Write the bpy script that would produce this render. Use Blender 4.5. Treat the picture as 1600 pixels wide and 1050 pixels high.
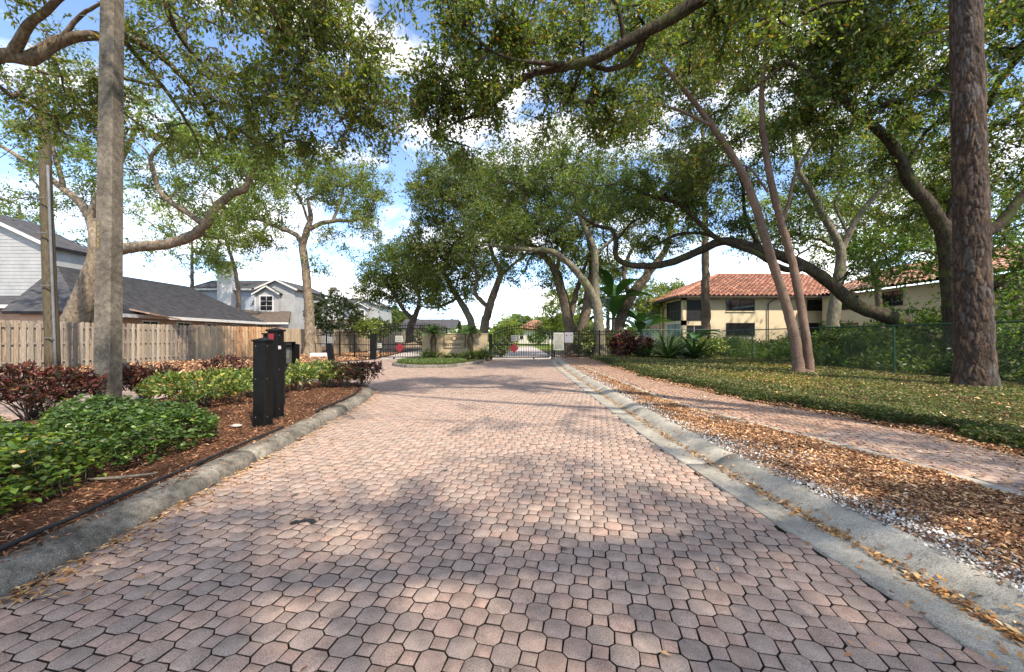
import bpy, math, random
import numpy as np
from mathutils import Vector, Matrix, Euler

for o in list(bpy.data.objects):
    bpy.data.objects.remove(o)
scene = bpy.context.scene
COL = scene.collection
R = math.radians

# ---------------------------------------------------------------- camera, world, sun, exposure
F, CX, HY, H = 620.0, 800.0, 527.0, 1.35
cam_data = bpy.data.cameras.new('camera')
cam_data.sensor_width = 36.0
cam_data.lens = 36.0 * F / 1600.0
cam_data.shift_y = 2.0 / 1600.0
cam_data.clip_start = 0.05
cam_data.clip_end = 2000.0
cam = bpy.data.objects.new('camera', cam_data)
cam.location = (0, 0, H)
cam.rotation_euler = (R(90), 0, 0)
COL.objects.link(cam)
scene.camera = cam

SUN_EL, SUN_AZ = 50.0, 143.0        # azimuth clockwise from +Y (behind and right of the camera)
world = bpy.data.worlds.new('World')
scene.world = world
world.use_nodes = True
wn, wl = world.node_tree.nodes, world.node_tree.links
wn.clear()
w_out = wn.new('ShaderNodeOutputWorld')
w_bg = wn.new('ShaderNodeBackground')
w_bg.inputs['Strength'].default_value = 0.15
w_sky = wn.new('ShaderNodeTexSky')
w_sky.sky_type = 'NISHITA'
w_sky.sun_disc = False
w_sky.sun_elevation = R(SUN_EL)
w_sky.sun_rotation = R(SUN_AZ)
w_sky.ozone_density = 1.0
w_sky.dust_density = 0.15
w_sky.air_density = 0.7
w_sky.altitude = 900.0
w_tc = wn.new('ShaderNodeTexCoord')
w_map = wn.new('ShaderNodeMapping')
w_map.inputs['Scale'].default_value = (1.0, 1.0, 2.6)
w_map.inputs['Location'].default_value = (0.35, 0.2, 0.1)
w_n = wn.new('ShaderNodeTexNoise')
w_n.inputs['Scale'].default_value = 3.4
w_n.inputs['Detail'].default_value = 9.0
w_n.inputs['Roughness'].default_value = 0.56
w_n.inputs['Distortion'].default_value = 0.25
w_r = wn.new('ShaderNodeValToRGB')
w_r.color_ramp.elements[0].position = 0.465
w_r.color_ramp.elements[0].color = (0, 0, 0, 1)
w_r.color_ramp.elements[1].position = 0.66
w_r.color_ramp.elements[1].color = (0.95, 0.95, 0.95, 1)
w_hs = wn.new('ShaderNodeHueSaturation')
w_hs.inputs['Saturation'].default_value = 1.0
w_hs.inputs['Value'].default_value = 1.0
w_mx = wn.new('ShaderNodeMix')
w_mx.data_type = 'RGBA'
w_mx.inputs['B'].default_value = (6.2, 5.85, 5.4, 1)
wl.new(w_tc.outputs['Generated'], w_map.inputs['Vector'])
wl.new(w_map.outputs['Vector'], w_n.inputs['Vector'])
wl.new(w_n.outputs['Fac'], w_r.inputs['Fac'])
wl.new(w_r.outputs['Color'], w_mx.inputs['Factor'])
wl.new(w_sky.outputs['Color'], w_hs.inputs['Color'])
wl.new(w_hs.outputs['Color'], w_mx.inputs['A'])
wl.new(w_mx.outputs['Result'], w_bg.inputs['Color'])
wl.new(w_bg.outputs['Background'], w_out.inputs['Surface'])

sun_d = bpy.data.lights.new('sun', 'SUN')
sun_d.energy = 2.8
sun_d.angle = R(1.0)
sun_d.color = (1.0, 0.88, 0.74)
sun = bpy.data.objects.new('sun', sun_d)
sx = math.sin(R(SUN_AZ)) * math.cos(R(SUN_EL)); sy = math.cos(R(SUN_AZ)) * math.cos(R(SUN_EL)); sz = math.sin(R(SUN_EL))
sun.rotation_euler = Vector((-sx, -sy, -sz)).to_track_quat('-Z', 'Y').to_euler()
sun.location = (20, -20, 30)
COL.objects.link(sun)

scene.view_settings.view_transform = 'Standard'
scene.view_settings.look = 'None'
scene.view_settings.exposure = 1.62
scene.view_settings.gamma = 1.0
scene.view_settings.use_curve_mapping = False
scene.render.engine = 'CYCLES'
scene.cycles.max_bounces = 6
scene.cycles.diffuse_bounces = 3
scene.cycles.glossy_bounces = 2
scene.cycles.transmission_bounces = 4
scene.cycles.use_denoising = True

# ---------------------------------------------------------------- helpers
def W(px, py, Y):
    return np.array([(px - CX) / F * Y, Y, H - (py - HY) / F * Y])

def nrm(a):
    return a / np.maximum(np.linalg.norm(a, axis=-1, keepdims=True), 1e-9)

def link(o, parent=None):
    COL.objects.link(o)
    if parent is not None:
        o.parent = parent
    return o

def mesh_np(name, V, faces, cols=None, smooth=False):
    """faces: list of int arrays (each M x k) or one array; cols: per-vertex rgb."""
    V = np.asarray(V, dtype=np.float32).reshape(-1, 3)
    if isinstance(faces, np.ndarray):
        faces = [faces]
    faces = [np.asarray(f, dtype=np.int32) for f in faces if len(f)]
    me = bpy.data.meshes.new(name)
    me.vertices.add(len(V)); me.vertices.foreach_set('co', V.ravel())
    loops = np.concatenate([f.ravel() for f in faces])
    sizes = np.concatenate([np.full(len(f), f.shape[1], dtype=np.int32) for f in faces])
    starts = np.concatenate([[0], np.cumsum(sizes)[:-1]]).astype(np.int32)
    me.loops.add(len(loops)); me.loops.foreach_set('vertex_index', loops)
    me.polygons.add(len(sizes)); me.polygons.foreach_set('loop_start', starts)
    try:
        me.polygons.foreach_set('loop_total', sizes)
    except Exception:
        pass
    if smooth:
        me.polygons.foreach_set('use_smooth', np.ones(len(sizes), dtype=bool))
    if cols is not None:
        a = me.color_attributes.new('tint', 'FLOAT_COLOR', 'POINT')
        c = np.ones((len(V), 4), dtype=np.float32); c[:, :3] = cols
        a.data.foreach_set('color', c.ravel())
    me.update(calc_edges=True)
    me.validate()
    return me

def obj(name, me, mat=None, parent=None, loc=None):
    o = bpy.data.objects.new(name, me)
    if mat is not None and len(me.materials) == 0:
        me.materials.append(mat)
    if loc is not None:
        o.location = loc
    return link(o, parent)

def tag(o, label=None, cat=None, group=None, kind=None):
    if label: o['label'] = label
    if cat: o['category'] = cat
    if group: o['group'] = group
    if kind: o['kind'] = kind
    return o

def thing(name, label, cat, loc=(0, 0, 0), rz=0.0, group=None):
    o = bpy.data.objects.new(name, None)
    o.location = loc; o.rotation_euler = (0, 0, rz); o.empty_display_size = 0.2
    link(o)
    return tag(o, label, cat, group)

def copy_tree(o, parent=None):
    c = o.copy(); link(c, parent)
    for ch in list(o.children):
        copy_tree(ch, c)
    return c

def text_mesh(name, body, size, mat, parent, loc, extrude=.0006, offset=0.0, spacing=1.0):
    t = bpy.data.curves.new(name, 'FONT'); t.body = body; t.size = size; t.align_x = 'CENTER'; t.extrude = extrude; t.offset = offset; t.space_character = spacing
    tmp = bpy.data.objects.new(name, t); COL.objects.link(tmp)
    bpy.context.view_layer.update()
    me = bpy.data.meshes.new_from_object(tmp.evaluated_get(bpy.context.evaluated_depsgraph_get()))
    bpy.data.objects.remove(tmp); bpy.data.curves.remove(t)
    me.name = name; me.materials.clear(); me.materials.append(mat)
    o = bpy.data.objects.new(name, me); o.location = loc; o.rotation_euler = (R(90), 0, 0)
    return link(o, parent)

class MB:
    """collects simple shapes into one mesh"""
    def __init__(self):
        self.v = []; self.f = []; self.c = []
        self.col = (1, 1, 1)
    def add(self, vs, fs):
        b = len(self.v)
        self.v += [tuple(x) for x in vs]; self.c += [self.col] * len(vs)
        self.f += [tuple(b + i for i in f) for f in fs]
    def box(self, x0, x1, y0, y1, z0, z1, bev=0.0):
        if bev <= 0:
            self.add([(x0,y0,z0),(x1,y0,z0),(x1,y1,z0),(x0,y1,z0),(x0,y0,z1),(x1,y0,z1),(x1,y1,z1),(x0,y1,z1)],
                     [(0,3,2,1),(4,5,6,7),(0,1,5,4),(1,2,6,5),(2,3,7,6),(3,0,4,7)])
        else:
            b = bev
            def ring(i, z):
                return [(x0+i+b,y0+i,z),(x1-i-b,y0+i,z),(x1-i,y0+i+b,z),(x1-i,y1-i-b,z),(x1-i-b,y1-i,z),(x0+i+b,y1-i,z),(x0+i,y1-i-b,z),(x0+i,y0+i+b,z)]
            vs = ring(0, z0) + ring(0, z1-b) + ring(b*.8, z1)
            fs = [tuple(range(7,-1,-1)), tuple(range(16,24))]
            for k in (0, 8):
                for i in range(8):
                    j = (i+1) % 8
                    fs.append((k+i, k+j, k+8+j, k+8+i))
            self.add(vs, fs)
    def obox(self, a, b, w, h, up=(0,0,1)):
        """bar from a to b with section w x h"""
        a = Vector(a); b = Vector(b); t = (b-a).normalized(); u = t.cross(Vector(up))
        if u.length < 1e-4: u = Vector((1,0,0))
        u.normalize(); n = u.cross(t)
        vs = []
        for p in (a, b):
            for s, q in ((-1,-1),(1,-1),(1,1),(-1,1)):
                vs.append(p + u*s*w/2 + n*q*h/2)
        self.add(vs, [(0,1,2,3),(7,6,5,4),(0,4,5,1),(1,5,6,2),(2,6,7,3),(3,7,4,0)])
    def tube(self, pts, rad, n=8, caps=True):
        pts = [Vector(p) for p in pts]
        if not hasattr(rad, '__len__'): rad = [rad]*len(pts)
        vs = []; fs = []
        u = None
        for i, p in enumerate(pts):
            t = (pts[min(i+1,len(pts)-1)] - pts[max(i-1,0)]).normalized()
            if u is None:
                u = t.cross(Vector((0,0,1)) if abs(t.z) < .9 else Vector((1,0,0))).normalized()
            else:
                u = (u - t*u.dot(t)).normalized()
            w = t.cross(u)
            for k in range(n):
                a = 2*math.pi*k/n
                vs.append(p + (u*math.cos(a) + w*math.sin(a))*rad[i])
        for i in range(len(pts)-1):
            for k in range(n):
                j = (k+1) % n
                fs.append((i*n+k, i*n+j, (i+1)*n+j, (i+1)*n+k))
        if caps:
            fs.append(tuple(range(n-1,-1,-1))); fs.append(tuple((len(pts)-1)*n+k for k in range(n)))
        self.add(vs, fs)
    def poly(self, pts):
        self.add(pts, [tuple(range(len(pts)))])
    def mesh(self, name, smooth=False, tint=False):
        me = bpy.data.meshes.new(name)
        me.from_pydata([tuple(v) for v in self.v], [], self.f)
        if tint:
            a = me.color_attributes.new('tint', 'FLOAT_COLOR', 'POINT')
            c = np.ones((len(self.v), 4), dtype=np.float32); c[:, :3] = self.c
            a.data.foreach_set('color', c.ravel())
        if smooth:
            for p in me.polygons: p.use_smooth = True
        me.update()
        return me
    def build(self, name, mat, parent=None, smooth=False, tint=False, loc=None):
        return obj(name, self.mesh(name, smooth, tint), mat, parent, loc)

# ---------------------------------------------------------------- materials
def new_mat(name):
    m = bpy.data.materials.new(name); m.use_nodes = True
    nt = m.node_tree
    b = nt.nodes['Principled BSDF']
    return m, nt, b

def pos_node(nt, scale=None, obj_space=False):
    if obj_space:
        tc = nt.nodes.new('ShaderNodeTexCoord'); out = tc.outputs['Object']
    else:
        g = nt.nodes.new('ShaderNodeNewGeometry'); out = g.outputs['Position']
    if scale:
        mp = nt.nodes.new('ShaderNodeMapping'); mp.inputs['Scale'].default_value = scale
        nt.links.new(out, mp.inputs['Vector']); out = mp.outputs['Vector']
    return out

def noise(nt, vec, scale, detail=4, rough=.6):
    n = nt.nodes.new('ShaderNodeTexNoise')
    n.inputs['Scale'].default_value = scale; n.inputs['Detail'].default_value = detail; n.inputs['Roughness'].default_value = rough
    nt.links.new(vec, n.inputs['Vector'])
    return n.outputs['Fac']

def ramp(nt, fac, stops):
    r = nt.nodes.new('ShaderNodeValToRGB')
    els = r.color_ramp.elements
    while len(els) < len(stops): els.new(0.5)
    for e, (p, c) in zip(els, stops):
        e.position = p; e.color = (c[0], c[1], c[2], 1) if hasattr(c, '__len__') else (c, c, c, 1)
    nt.links.new(fac, r.inputs['Fac'])
    return r.outputs['Color']

def mixc(nt, fac, a, b, mode='MIX'):
    m = nt.nodes.new('ShaderNodeMix'); m.data_type = 'RGBA'; m.blend_type = mode
    for sock, v in (('Factor', fac), ('A', a), ('B', b)):
        s = m.inputs[sock]
        if hasattr(v, 'is_output'): nt.links.new(v, s)
        elif sock == 'Factor': s.default_value = v
        else: s.default_value = (v[0], v[1], v[2], 1)
    return m.outputs['Result']

def bump(nt, b, h, strength=.3, dist=.02):
    n = nt.nodes.new('ShaderNodeBump'); n.inputs['Strength'].default_value = strength; n.inputs['Distance'].default_value = dist
    nt.links.new(h, n.inputs['Height']); nt.links.new(n.outputs['Normal'], b.inputs['Normal'])

def m_basic(name, c1, c2=None, scale=6, rough=.7, spec=.3, bs=.2, bd=.01, stretch=None, metal=0, detail=5, obj_space=False):
    m, nt, b = new_mat(name)
    v = pos_node(nt, stretch, obj_space)
    n = noise(nt, v, scale, detail)
    c2 = c2 or tuple(x*.7 for x in c1)
    nt.links.new(ramp(nt, n, [(.3, c2), (.7, c1)]), b.inputs['Base Color'])
    b.inputs['Roughness'].default_value = rough; b.inputs['Specular IOR Level'].default_value = spec
    b.inputs['Metallic'].default_value = metal
    if bs: bump(nt, b, n, bs, bd)
    return m

def m_tint(name, rough=.6, spec=.3, trans=0.0, nscale=0, bs=0, bd=.01, mul=(0.75, 1.15), stretch=None):
    """colour from the 'tint' attribute, broken up by noise; optionally translucent (leaves)"""
    m, nt, b = new_mat(name)
    a = nt.nodes.new('ShaderNodeAttribute'); a.attribute_name = 'tint'
    col = a.outputs['Color']
    if nscale:
        v = pos_node(nt, stretch)
        n = noise(nt, v, nscale, 5)
        col = mixc(nt, 1.0, col, ramp(nt, n, [(.3, mul[0]), (.7, mul[1])]), 'MULTIPLY')
        if bs: bump(nt, b, n, bs, bd)
    nt.links.new(col, b.inputs['Base Color'])
    b.inputs['Roughness'].default_value = rough; b.inputs['Specular IOR Level'].default_value = spec
    if trans > 0:
        t = nt.nodes.new('ShaderNodeBsdfTranslucent')
        c2 = mixc(nt, 1.0, col, (1.5, 1.6, .55), 'MULTIPLY')
        nt.links.new(c2, t.inputs['Color'])
        ms = nt.nodes.new('ShaderNodeMixShader'); ms.inputs['Fac'].default_value = trans
        out = nt.nodes['Material Output']
        nt.links.new(b.outputs['BSDF'], ms.inputs[1]); nt.links.new(t.outputs['BSDF'], ms.inputs[2])
        nt.links.new(ms.outputs['Shader'], out.inputs['Surface'])
    return m

M = {}
M['leaf'] = m_tint('leaf_material', rough=.45, spec=.4, trans=.5)
M['hedge_leaf'] = m_tint('hedge_leaf_material', rough=.36, spec=.5, trans=.25)
M['litter'] = m_tint('litter_material', rough=.8, spec=.15)
M['lawn_leaf'] = m_tint('lawn_leaf_material', rough=.65, spec=.15, trans=.2)
M['blade'] = m_tint('blade_material', rough=.4, spec=.4, trans=.2)

def make_paver_mat():
    m, nt, b = new_mat('paver_material')
    a = nt.nodes.new('ShaderNodeAttribute'); a.attribute_name = 'tint'
    v = pos_node(nt)
    fine = noise(nt, v, 190, 4, .8)
    mid = noise(nt, v, 9, 5, .6)
    big = noise(nt, v, .9, 4, .6)
    c = mixc(nt, 1.0, a.outputs['Color'], ramp(nt, fine, [(.34, .40), (.49, 1.08), (.68, 1.7)]), 'MULTIPLY')
    c = mixc(nt, 1.0, c, ramp(nt, mid, [(.28, .66), (.6, 1.06)]), 'MULTIPLY')
    c = mixc(nt, ramp(nt, big, [(.38, 0.0), (.62, .6)]), c, mixc(nt, 1.0, c, (.88, .87, .85), 'MULTIPLY'))
    vo = nt.nodes.new('ShaderNodeTexVoronoi'); vo.inputs['Scale'].default_value = 2.3; vo.inputs['Randomness'].default_value = 1
    nt.links.new(v, vo.inputs['Vector'])
    c = mixc(nt, ramp(nt, vo.outputs['Distance'], [(.05, .75), (.10, 0.0)]), c, (.05, .042, .038))
    nt.links.new(c, b.inputs['Base Color'])
    b.inputs['Roughness'].default_value = .85; b.inputs['Specular IOR Level'].default_value = .25
    bump(nt, b, fine, .55, .004)
    return m
M['paver'] = make_paver_mat()
M['sand'] = m_basic('joint_sand_material', (.034, .024, .018), (.014, .010, .008), 40, .95, .1, .4, .01)
def make_concrete(name, c1, c2, dark=.35):
    m, nt, b = new_mat(name)
    v = pos_node(nt)
    n1 = noise(nt, v, 2.2, 6, .65); n2 = noise(nt, v, 120, 3, .7); n3 = noise(nt, v, 14, 5, .7)
    c = ramp(nt, n1, [(.3, c2), (.65, c1)])
    c = mixc(nt, 1.0, c, ramp(nt, n2, [(.33, .5), (.5, 1.0), (.72, 1.4)]), 'MULTIPLY')
    c = mixc(nt, 1.0, c, ramp(nt, n3, [(.3, dark + .2), (.6, 1.05)]), 'MULTIPLY')
    vo = nt.nodes.new('ShaderNodeTexVoronoi'); vo.inputs['Scale'].default_value = 75
    nt.links.new(v, vo.inputs['Vector'])
    msk = mixc(nt, 1.0, ramp(nt, vo.outputs['Distance'], [(.16, 1.0), (.26, 0.0)]), ramp(nt, n3, [(.45, 0.0), (.6, .8)]), 'MULTIPLY')
    c = mixc(nt, msk, c, (.42, .40, .34))
    nt.links.new(c, b.inputs['Base Color'])
    b.inputs['Roughness'].default_value = .9; b.inputs['Specular IOR Level'].default_value = .2
    bump(nt, b, n2, .5, .005)
    return m
M['kerb_dark'] = make_concrete('weathered_kerb_material', (.26, .235, .19), (.075, .068, .056), .2)
M['kerb'] = make_concrete('kerb_material', (.40, .375, .315), (.25, .235, .195), .55)
M['pole_concrete'] = make_concrete('pole_concrete_material', (.21, .18, .14), (.085, .072, .056), .3)
M['mulch'] = m_basic('mulch_bed_material', (.15, .075, .042), (.035, .019, .012), 26, .95, .1, .9, .04, detail=8)
M['mulch_dull'] = m_basic('leaf_litter_material', (.22, .135, .085), (.07, .04, .026), 22, .95, .1, .9, .04, detail=8)
M['soil_green'] = m_basic('lawn_soil_material', (.085, .088, .03), (.045, .033, .018), 9, .95, .1, .8, .05, detail=8)
M['ground'] = m_basic('ground_material', (.09, .10, .035), (.05, .05, .02), 1.5, .95, .1, .3, .05)
M['far_lawn'] = m_basic('far_lawn_material', (.20, .26, .04), (.12, .17, .025), 3, .95, .1, .3, .05)
M['drive'] = m_basic('driveway_material', (.52, .46, .42), (.40, .35, .31), 5, .9, .2, .3, .01)
M['wood_pole'] = m_basic('wood_pole_material', (.13, .105, .065), (.038, .032, .02), 7, .9, .15, .6, .02, stretch=(6, 6, .6))
M['fence_wood'] = m_tint('fence_wood_material', .85, .15, 0, 9, .4, .01, (.6, 1.15), stretch=(5, 5, .5))
M['black'] = m_basic('black_paint_material', (.008, .0078, .0075), (.0035, .0035, .0035), 11, .5, .16, .25, .003)
M['blackmatt'] = m_basic('black_plastic_material', (.018, .018, .018), (.010, .010, .010), 20, .6, .4, .2, .003)
M['green_metal'] = m_basic('green_fence_material', (.014, .055, .034), (.010, .038, .024), 8, .5, .4, 0)
M['red'] = m_basic('red_reflector_material', (.20, .004, .009), (.155, .0035, .007), 12, .35, .5, 0)
M['white'] = m_basic('white_paint_material', (.62, .62, .60), (.48, .48, .47), 4, .6, .3, 0)
M['signpaper'] = m_basic('notice_board_material', (.42, .42, .35), (.33, .33, .27), 6, .7, .3, 0)
M['signgrey'] = m_basic('grey_sign_material', (.28, .27, .29), (.20, .19, .21), 9, .6, .3, 0)
M['ink'] = m_basic('ink_material', (.10, .09, .07), (.06, .055, .045), 9, .7, .2, 0)
M['stucco'] = m_basic('yellow_stucco_material', (.66, .55, .37), (.57, .475, .315), 1.2, .9, .2, .15, .01)
M['stucco_wall'] = m_basic('sign_wall_stucco_material', (.40, .32, .20), (.32, .25, .15), 1.6, .9, .2, .2, .01)
M['cream'] = m_basic('cream_stucco_material', (.62, .58, .50), (.54, .50, .42), 1.2, .9, .2, 0)
M['siding'] = m_basic('grey_siding_material', (.36, .36, .35), (.27, .275, .27), 1.2, .75, .25, .1, .01)
M['siding_shaded'] = m_basic('shade_tinted_siding_material', (.36, .40, .44), (.29, .32, .36), 1.2, .75, .25, .1, .01)  # grey siding with the front wall's bluish shade mixed into its colour
M['trim'] = m_basic('white_trim_material', (.62, .61, .58), (.50, .49, .46), 3, .6, .3, 0)
M['peach'] = m_basic('peach_wall_material', (.45, .30, .21), (.38, .25, .17), 2, .8, .2, 0)
M['shingle'] = m_basic('asphalt_shingle_material', (.085, .085, .088), (.032, .032, .034), 2.2, .95, .15, .6, .02, detail=9)
M['shingle_brown'] = m_basic('brown_shingle_material', (.14, .11, .085), (.06, .048, .04), 2.5, .95, .15, .5, .02, detail=9)
M['window'] = m_basic('dark_glass_material', (.020, .022, .024), (.012, .013, .015), 2, .08, .6, 0)
M['screen'] = m_basic('dark_screen_material', (.020, .020, .021), (.012, .012, .013), 3, .5, .3, 0)
M['bronze'] = m_basic('bronze_trim_material', (.05, .035, .026), (.035, .025, .018), 5, .5, .4, 0)
M['reflection_glass'] = m_basic('painted_reflection_glass_material', (.24, .32, .36), (.10, .14, .16), .9, .06, .7, 0)  # pale tone has the bright window reflections painted into the glass
M['stone'] = m_basic('pale_stone_material', (.45, .42, .38), (.28, .26, .23), 18, .8, .3, .5, .01)
M['rag'] = m_basic('dark_rag_material', (.03, .033, .03), (.012, .012, .012), 60, .6, .3, .5, .006)
M['metal_grey'] = m_basic('galvanised_material', (.15, .155, .16), (.10, .105, .11), 5, .6, .3, 0)

def make_tile_mat():
    m, nt, b = new_mat('clay_tile_material')
    a = nt.nodes.new('ShaderNodeAttribute'); a.attribute_name = 'tint'
    v = pos_node(nt); n = noise(nt, v, 3.0, 6); n2 = noise(nt, v, .6, 4)
    c = mixc(nt, 1.0, a.outputs['Color'], ramp(nt, n, [(.3, .6), (.65, 1.15)]), 'MULTIPLY')
    c = mixc(nt, 1.0, c, ramp(nt, n2, [(.35, .75), (.6, 1.05)]), 'MULTIPLY')
    nt.links.new(c, b.inputs['Base Color']); b.inputs['Roughness'].default_value = .75
    return m
M['tile'] = make_tile_mat()

def make_bark(name, c1, c2, c3, scale, stretch, bs, bd, moss=None):
    m, nt, b = new_mat(name)
    v = pos_node(nt, stretch)
    n = noise(nt, v, scale, 7, .65)
    big = noise(nt, pos_node(nt), .8, 4)
    c = ramp(nt, n, [(.3, c3), (.5, c2), (.72, c1)])
    c = mixc(nt, 1.0, c, ramp(nt, big, [(.35, .7), (.65, 1.15)]), 'MULTIPLY')
    if moss:
        c = mixc(nt, ramp(nt, noise(nt, pos_node(nt), 2.2, 5), [(.5, 0.0), (.66, .75)]), c, moss)
    nt.links.new(c, b.inputs['Base Color'])
    b.inputs['Roughness'].default_value = .92; b.inputs['Specular IOR Level'].default_value = .15
    bump(nt, b, n, bs, bd)
    return m
M['bark_oak'] = make_bark('oak_bark_material', (.26, .21, .155), (.13, .10, .07), (.045, .034, .024), 9, (2, 2, .6), .8, .03)
M['bark_dark'] = make_bark('dark_oak_bark_material', (.10, .078, .056), (.045, .034, .024), (.014, .011, .008), 9, (2, 2, .6), .9, .04, moss=(.06, .075, .02))
M['bark_pale'] = make_bark('pale_bark_material', (.32, .26, .19), (.19, .15, .105), (.07, .054, .036), 6, (1.5, 1.5, .8), .5, .02)
M['bark_pink'] = make_bark('pinkish_bark_material', (.27, .19, .14), (.17, .115, .085), (.06, .042, .03), 24, (1.2, 1.2, 1.5), .6, .012)
M['bark_grey'] = make_bark('mossy_grey_bark_material', (.30, .27, .21), (.18, .155, .115), (.07, .058, .04), 7, (2, 2, .8), .7, .03, moss=(.12, .15, .05))

def make_pine_bark():
    m, nt, b = new_mat('pine_bark_material')
    a = nt.nodes.new('ShaderNodeAttribute'); a.attribute_name = 'tint'
    v = pos_node(nt); n = noise(nt, v, 14, 7, .7); n2 = noise(nt, v, 60, 4)
    c = mixc(nt, 1.0, a.outputs['Color'], ramp(nt, n, [(.3, .5), (.68, 1.3)]), 'MULTIPLY')
    c = mixc(nt, ramp(nt, n2, [(.62, 0.0), (.8, .35)]), c, (.26, .22, .20))
    nt.links.new(c, b.inputs['Base Color']); b.inputs['Roughness'].default_value = .9; b.inputs['Specular IOR Level'].default_value = .15
    bump(nt, b, n, .8, .02)
    return m
M['pine_bark'] = make_pine_bark()

# ---------------------------------------------------------------- leaf, blade and tree generators
def quad_leaves(P, D, size, rng, up=.55, wid=.42, fold=.16):
    """rhombus leaves; P base points, D directions"""
    n = len(P)
    D = nrm(D)
    N = rng.normal(size=(n, 3)) * (1 - up); N[:, 2] += up
    S = nrm(np.cross(D, N)); Nn = np.cross(S, D)
    L = (size * rng.uniform(.45, 1.4, n))[:, None]
    a = P; b = P + D*L*.5 + S*L*wid*.5 + Nn*L*fold*.5; c = P + D*L; d = P + D*L*.5 - S*L*wid*.5 + Nn*L*fold*.5
    V = np.stack([a, b, c, d], 1).reshape(-1, 3)
    Fq = np.arange(n*4, dtype=np.int32).reshape(-1, 4)
    return V, Fq

def hex_leaves(P, D, size, rng, up=.6, wid=.5, fold=.12, droop=.15):
    n = len(P)
    D = nrm(D)
    N = rng.normal(size=(n, 3)) * (1 - up); N[:, 2] += up
    S = nrm(np.cross(D, N)); Nn = np.cross(S, D)
    L = (size * rng.uniform(.6, 1.2, n))[:, None]
    w = L*wid*.5
    pts = [P, P + D*L*.33 + S*w + Nn*L*fold, P + D*L*.72 + S*w*.8 + Nn*L*(fold-droop*.4), P + D*L - Nn*L*droop,
           P + D*L*.72 - S*w*.8 + Nn*L*(fold-droop*.4), P + D*L*.33 - S*w + Nn*L*fold, P + D*L*.5 - Nn*L*.02]
    V = np.stack(pts, 1).reshape(-1, 3)
    b = (np.arange(n, dtype=np.int32)*7)[:, None]
    F1 = b + np.array([[0, 1, 2, 6]]); F2 = b + np.array([[6, 2, 3, 4]]); F3 = b + np.array([[0, 6, 4, 5]])
    return V, np.concatenate([F1, F2, F3])

def leaf_cols(n, pal, rng, group=None, gvar=.25):
    """pal: list of (weight, rgb)"""
    w = np.array([p[0] for p in pal], float); w /= w.sum()
    idx = rng.choice(len(pal), size=n, p=w)
    c = np.array([p[1] for p in pal])[idx]
    c = c * rng.uniform(1.0, 1.95, (n, 1))
    if group is not None:
        g = rng.uniform(1-gvar, 1+gvar, int(group.max())+1)
        c = c * g[group][:, None]
    return c

GREEN_OAK = [(5, (.072, .104, .026)), (3, (.052, .082, .022)), (3, (.112, .134, .030)), (.9, (.185, .155, .035)), (.5, (.21, .11, .035))]
GREEN_OLIVE = [(4, (.080, .106, .028)), (3, (.058, .084, .024)), (3, (.120, .145, .034)), (.8, (.19, .155, .04)), (.3, (.18, .11, .04))]
GREEN_DARK = [(5, (.042, .064, .020)), (3, (.058, .082, .024)), (2, (.088, .098, .026)), (.5, (.15, .12, .03))]
GREEN_BRIGHT = [(4, (.115, .155, .030)), (3, (.085, .120, .026)), (3, (.165, .175, .035))]
GREEN_DEEP = [(4, (.045, .090, .022)), (3, (.065, .120, .026)), (2, (.100, .145, .030))]

def catmull(pts, step=.35):
    P = np.array(pts, float)
    if len(P) < 3:
        n = max(2, int(np.linalg.norm(P[-1, :3]-P[0, :3])/step)+1)
        return P[0] + (P[-1]-P[0])*np.linspace(0, 1, n)[:, None]
    Q = np.vstack([2*P[0]-P[1], P, 2*P[-1]-P[-2]])
    out = []
    for i in range(1, len(Q)-2):
        p0, p1, p2, p3 = Q[i-1], Q[i], Q[i+1], Q[i+2]
        n = max(2, int(np.linalg.norm(p2[:3]-p1[:3])/step)+1)
        t = np.linspace(0, 1, n, endpoint=False)[:, None]
        out.append(.5*((2*p1)+(-p0+p2)*t+(2*p0-5*p1+4*p2-p3)*t*t+(-p0+3*p1-3*p2+p3)*t**3))
    out.append(P[-1:])
    return np.vstack(out)

def chains_to_tubes(chains, sides, rng=None, rough=0.0):
    """chains: list of Nx4 arrays (xyz r)"""
    chains = [c for c in chains if len(c) >= 2]
    if not chains: return np.zeros((0, 3)), np.zeros((0, 4), int)
    A = np.concatenate(chains); L = np.array([len(c) for c in chains])
    first = np.concatenate([[0], np.cumsum(L)[:-1]]); last = first + L - 1
    idx = np.arange(len(A))
    pi = idx - 1; ni = idx + 1
    pi[first] = first; ni[last] = last
    T = nrm(A[ni, :3] - A[pi, :3])
    ref = np.tile(np.array([[.31, .93, .12]]), (len(A), 1))
    par = np.abs((T*nrm(ref)).sum(1)) > .97
    cidx = np.repeat(np.arange(len(chains)), L)
    bad = np.zeros(len(chains), bool); np.logical_or.at(bad, cidx, par)
    ref[bad[cidx]] = (.93, -.1, .3)
    U = nrm(np.cross(T, ref)); Wv = np.cross(T, U)
    ang = np.arange(sides)*2*np.pi/sides
    rr = A[:, 3][:, None]*np.ones(sides)
    if rough and rng is not None:
        rr = rr*(1+rng.normal(0, rough, rr.shape))
    V = A[:, None, :3] + (U[:, None]*np.cos(ang)[None, :, None] + Wv[:, None]*np.sin(ang)[None, :, None])*rr[:, :, None]
    V = V.reshape(-1, 3)
    seg = idx[idx != last[cidx]]
    k = np.arange(sides); j = (k+1) % sides
    Fq = np.stack([seg[:, None]*sides+k, seg[:, None]*sides+j, (seg[:, None]+1)*sides+j, (seg[:, None]+1)*sides+k], -1).reshape(-1, 4)
    return V, Fq

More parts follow.
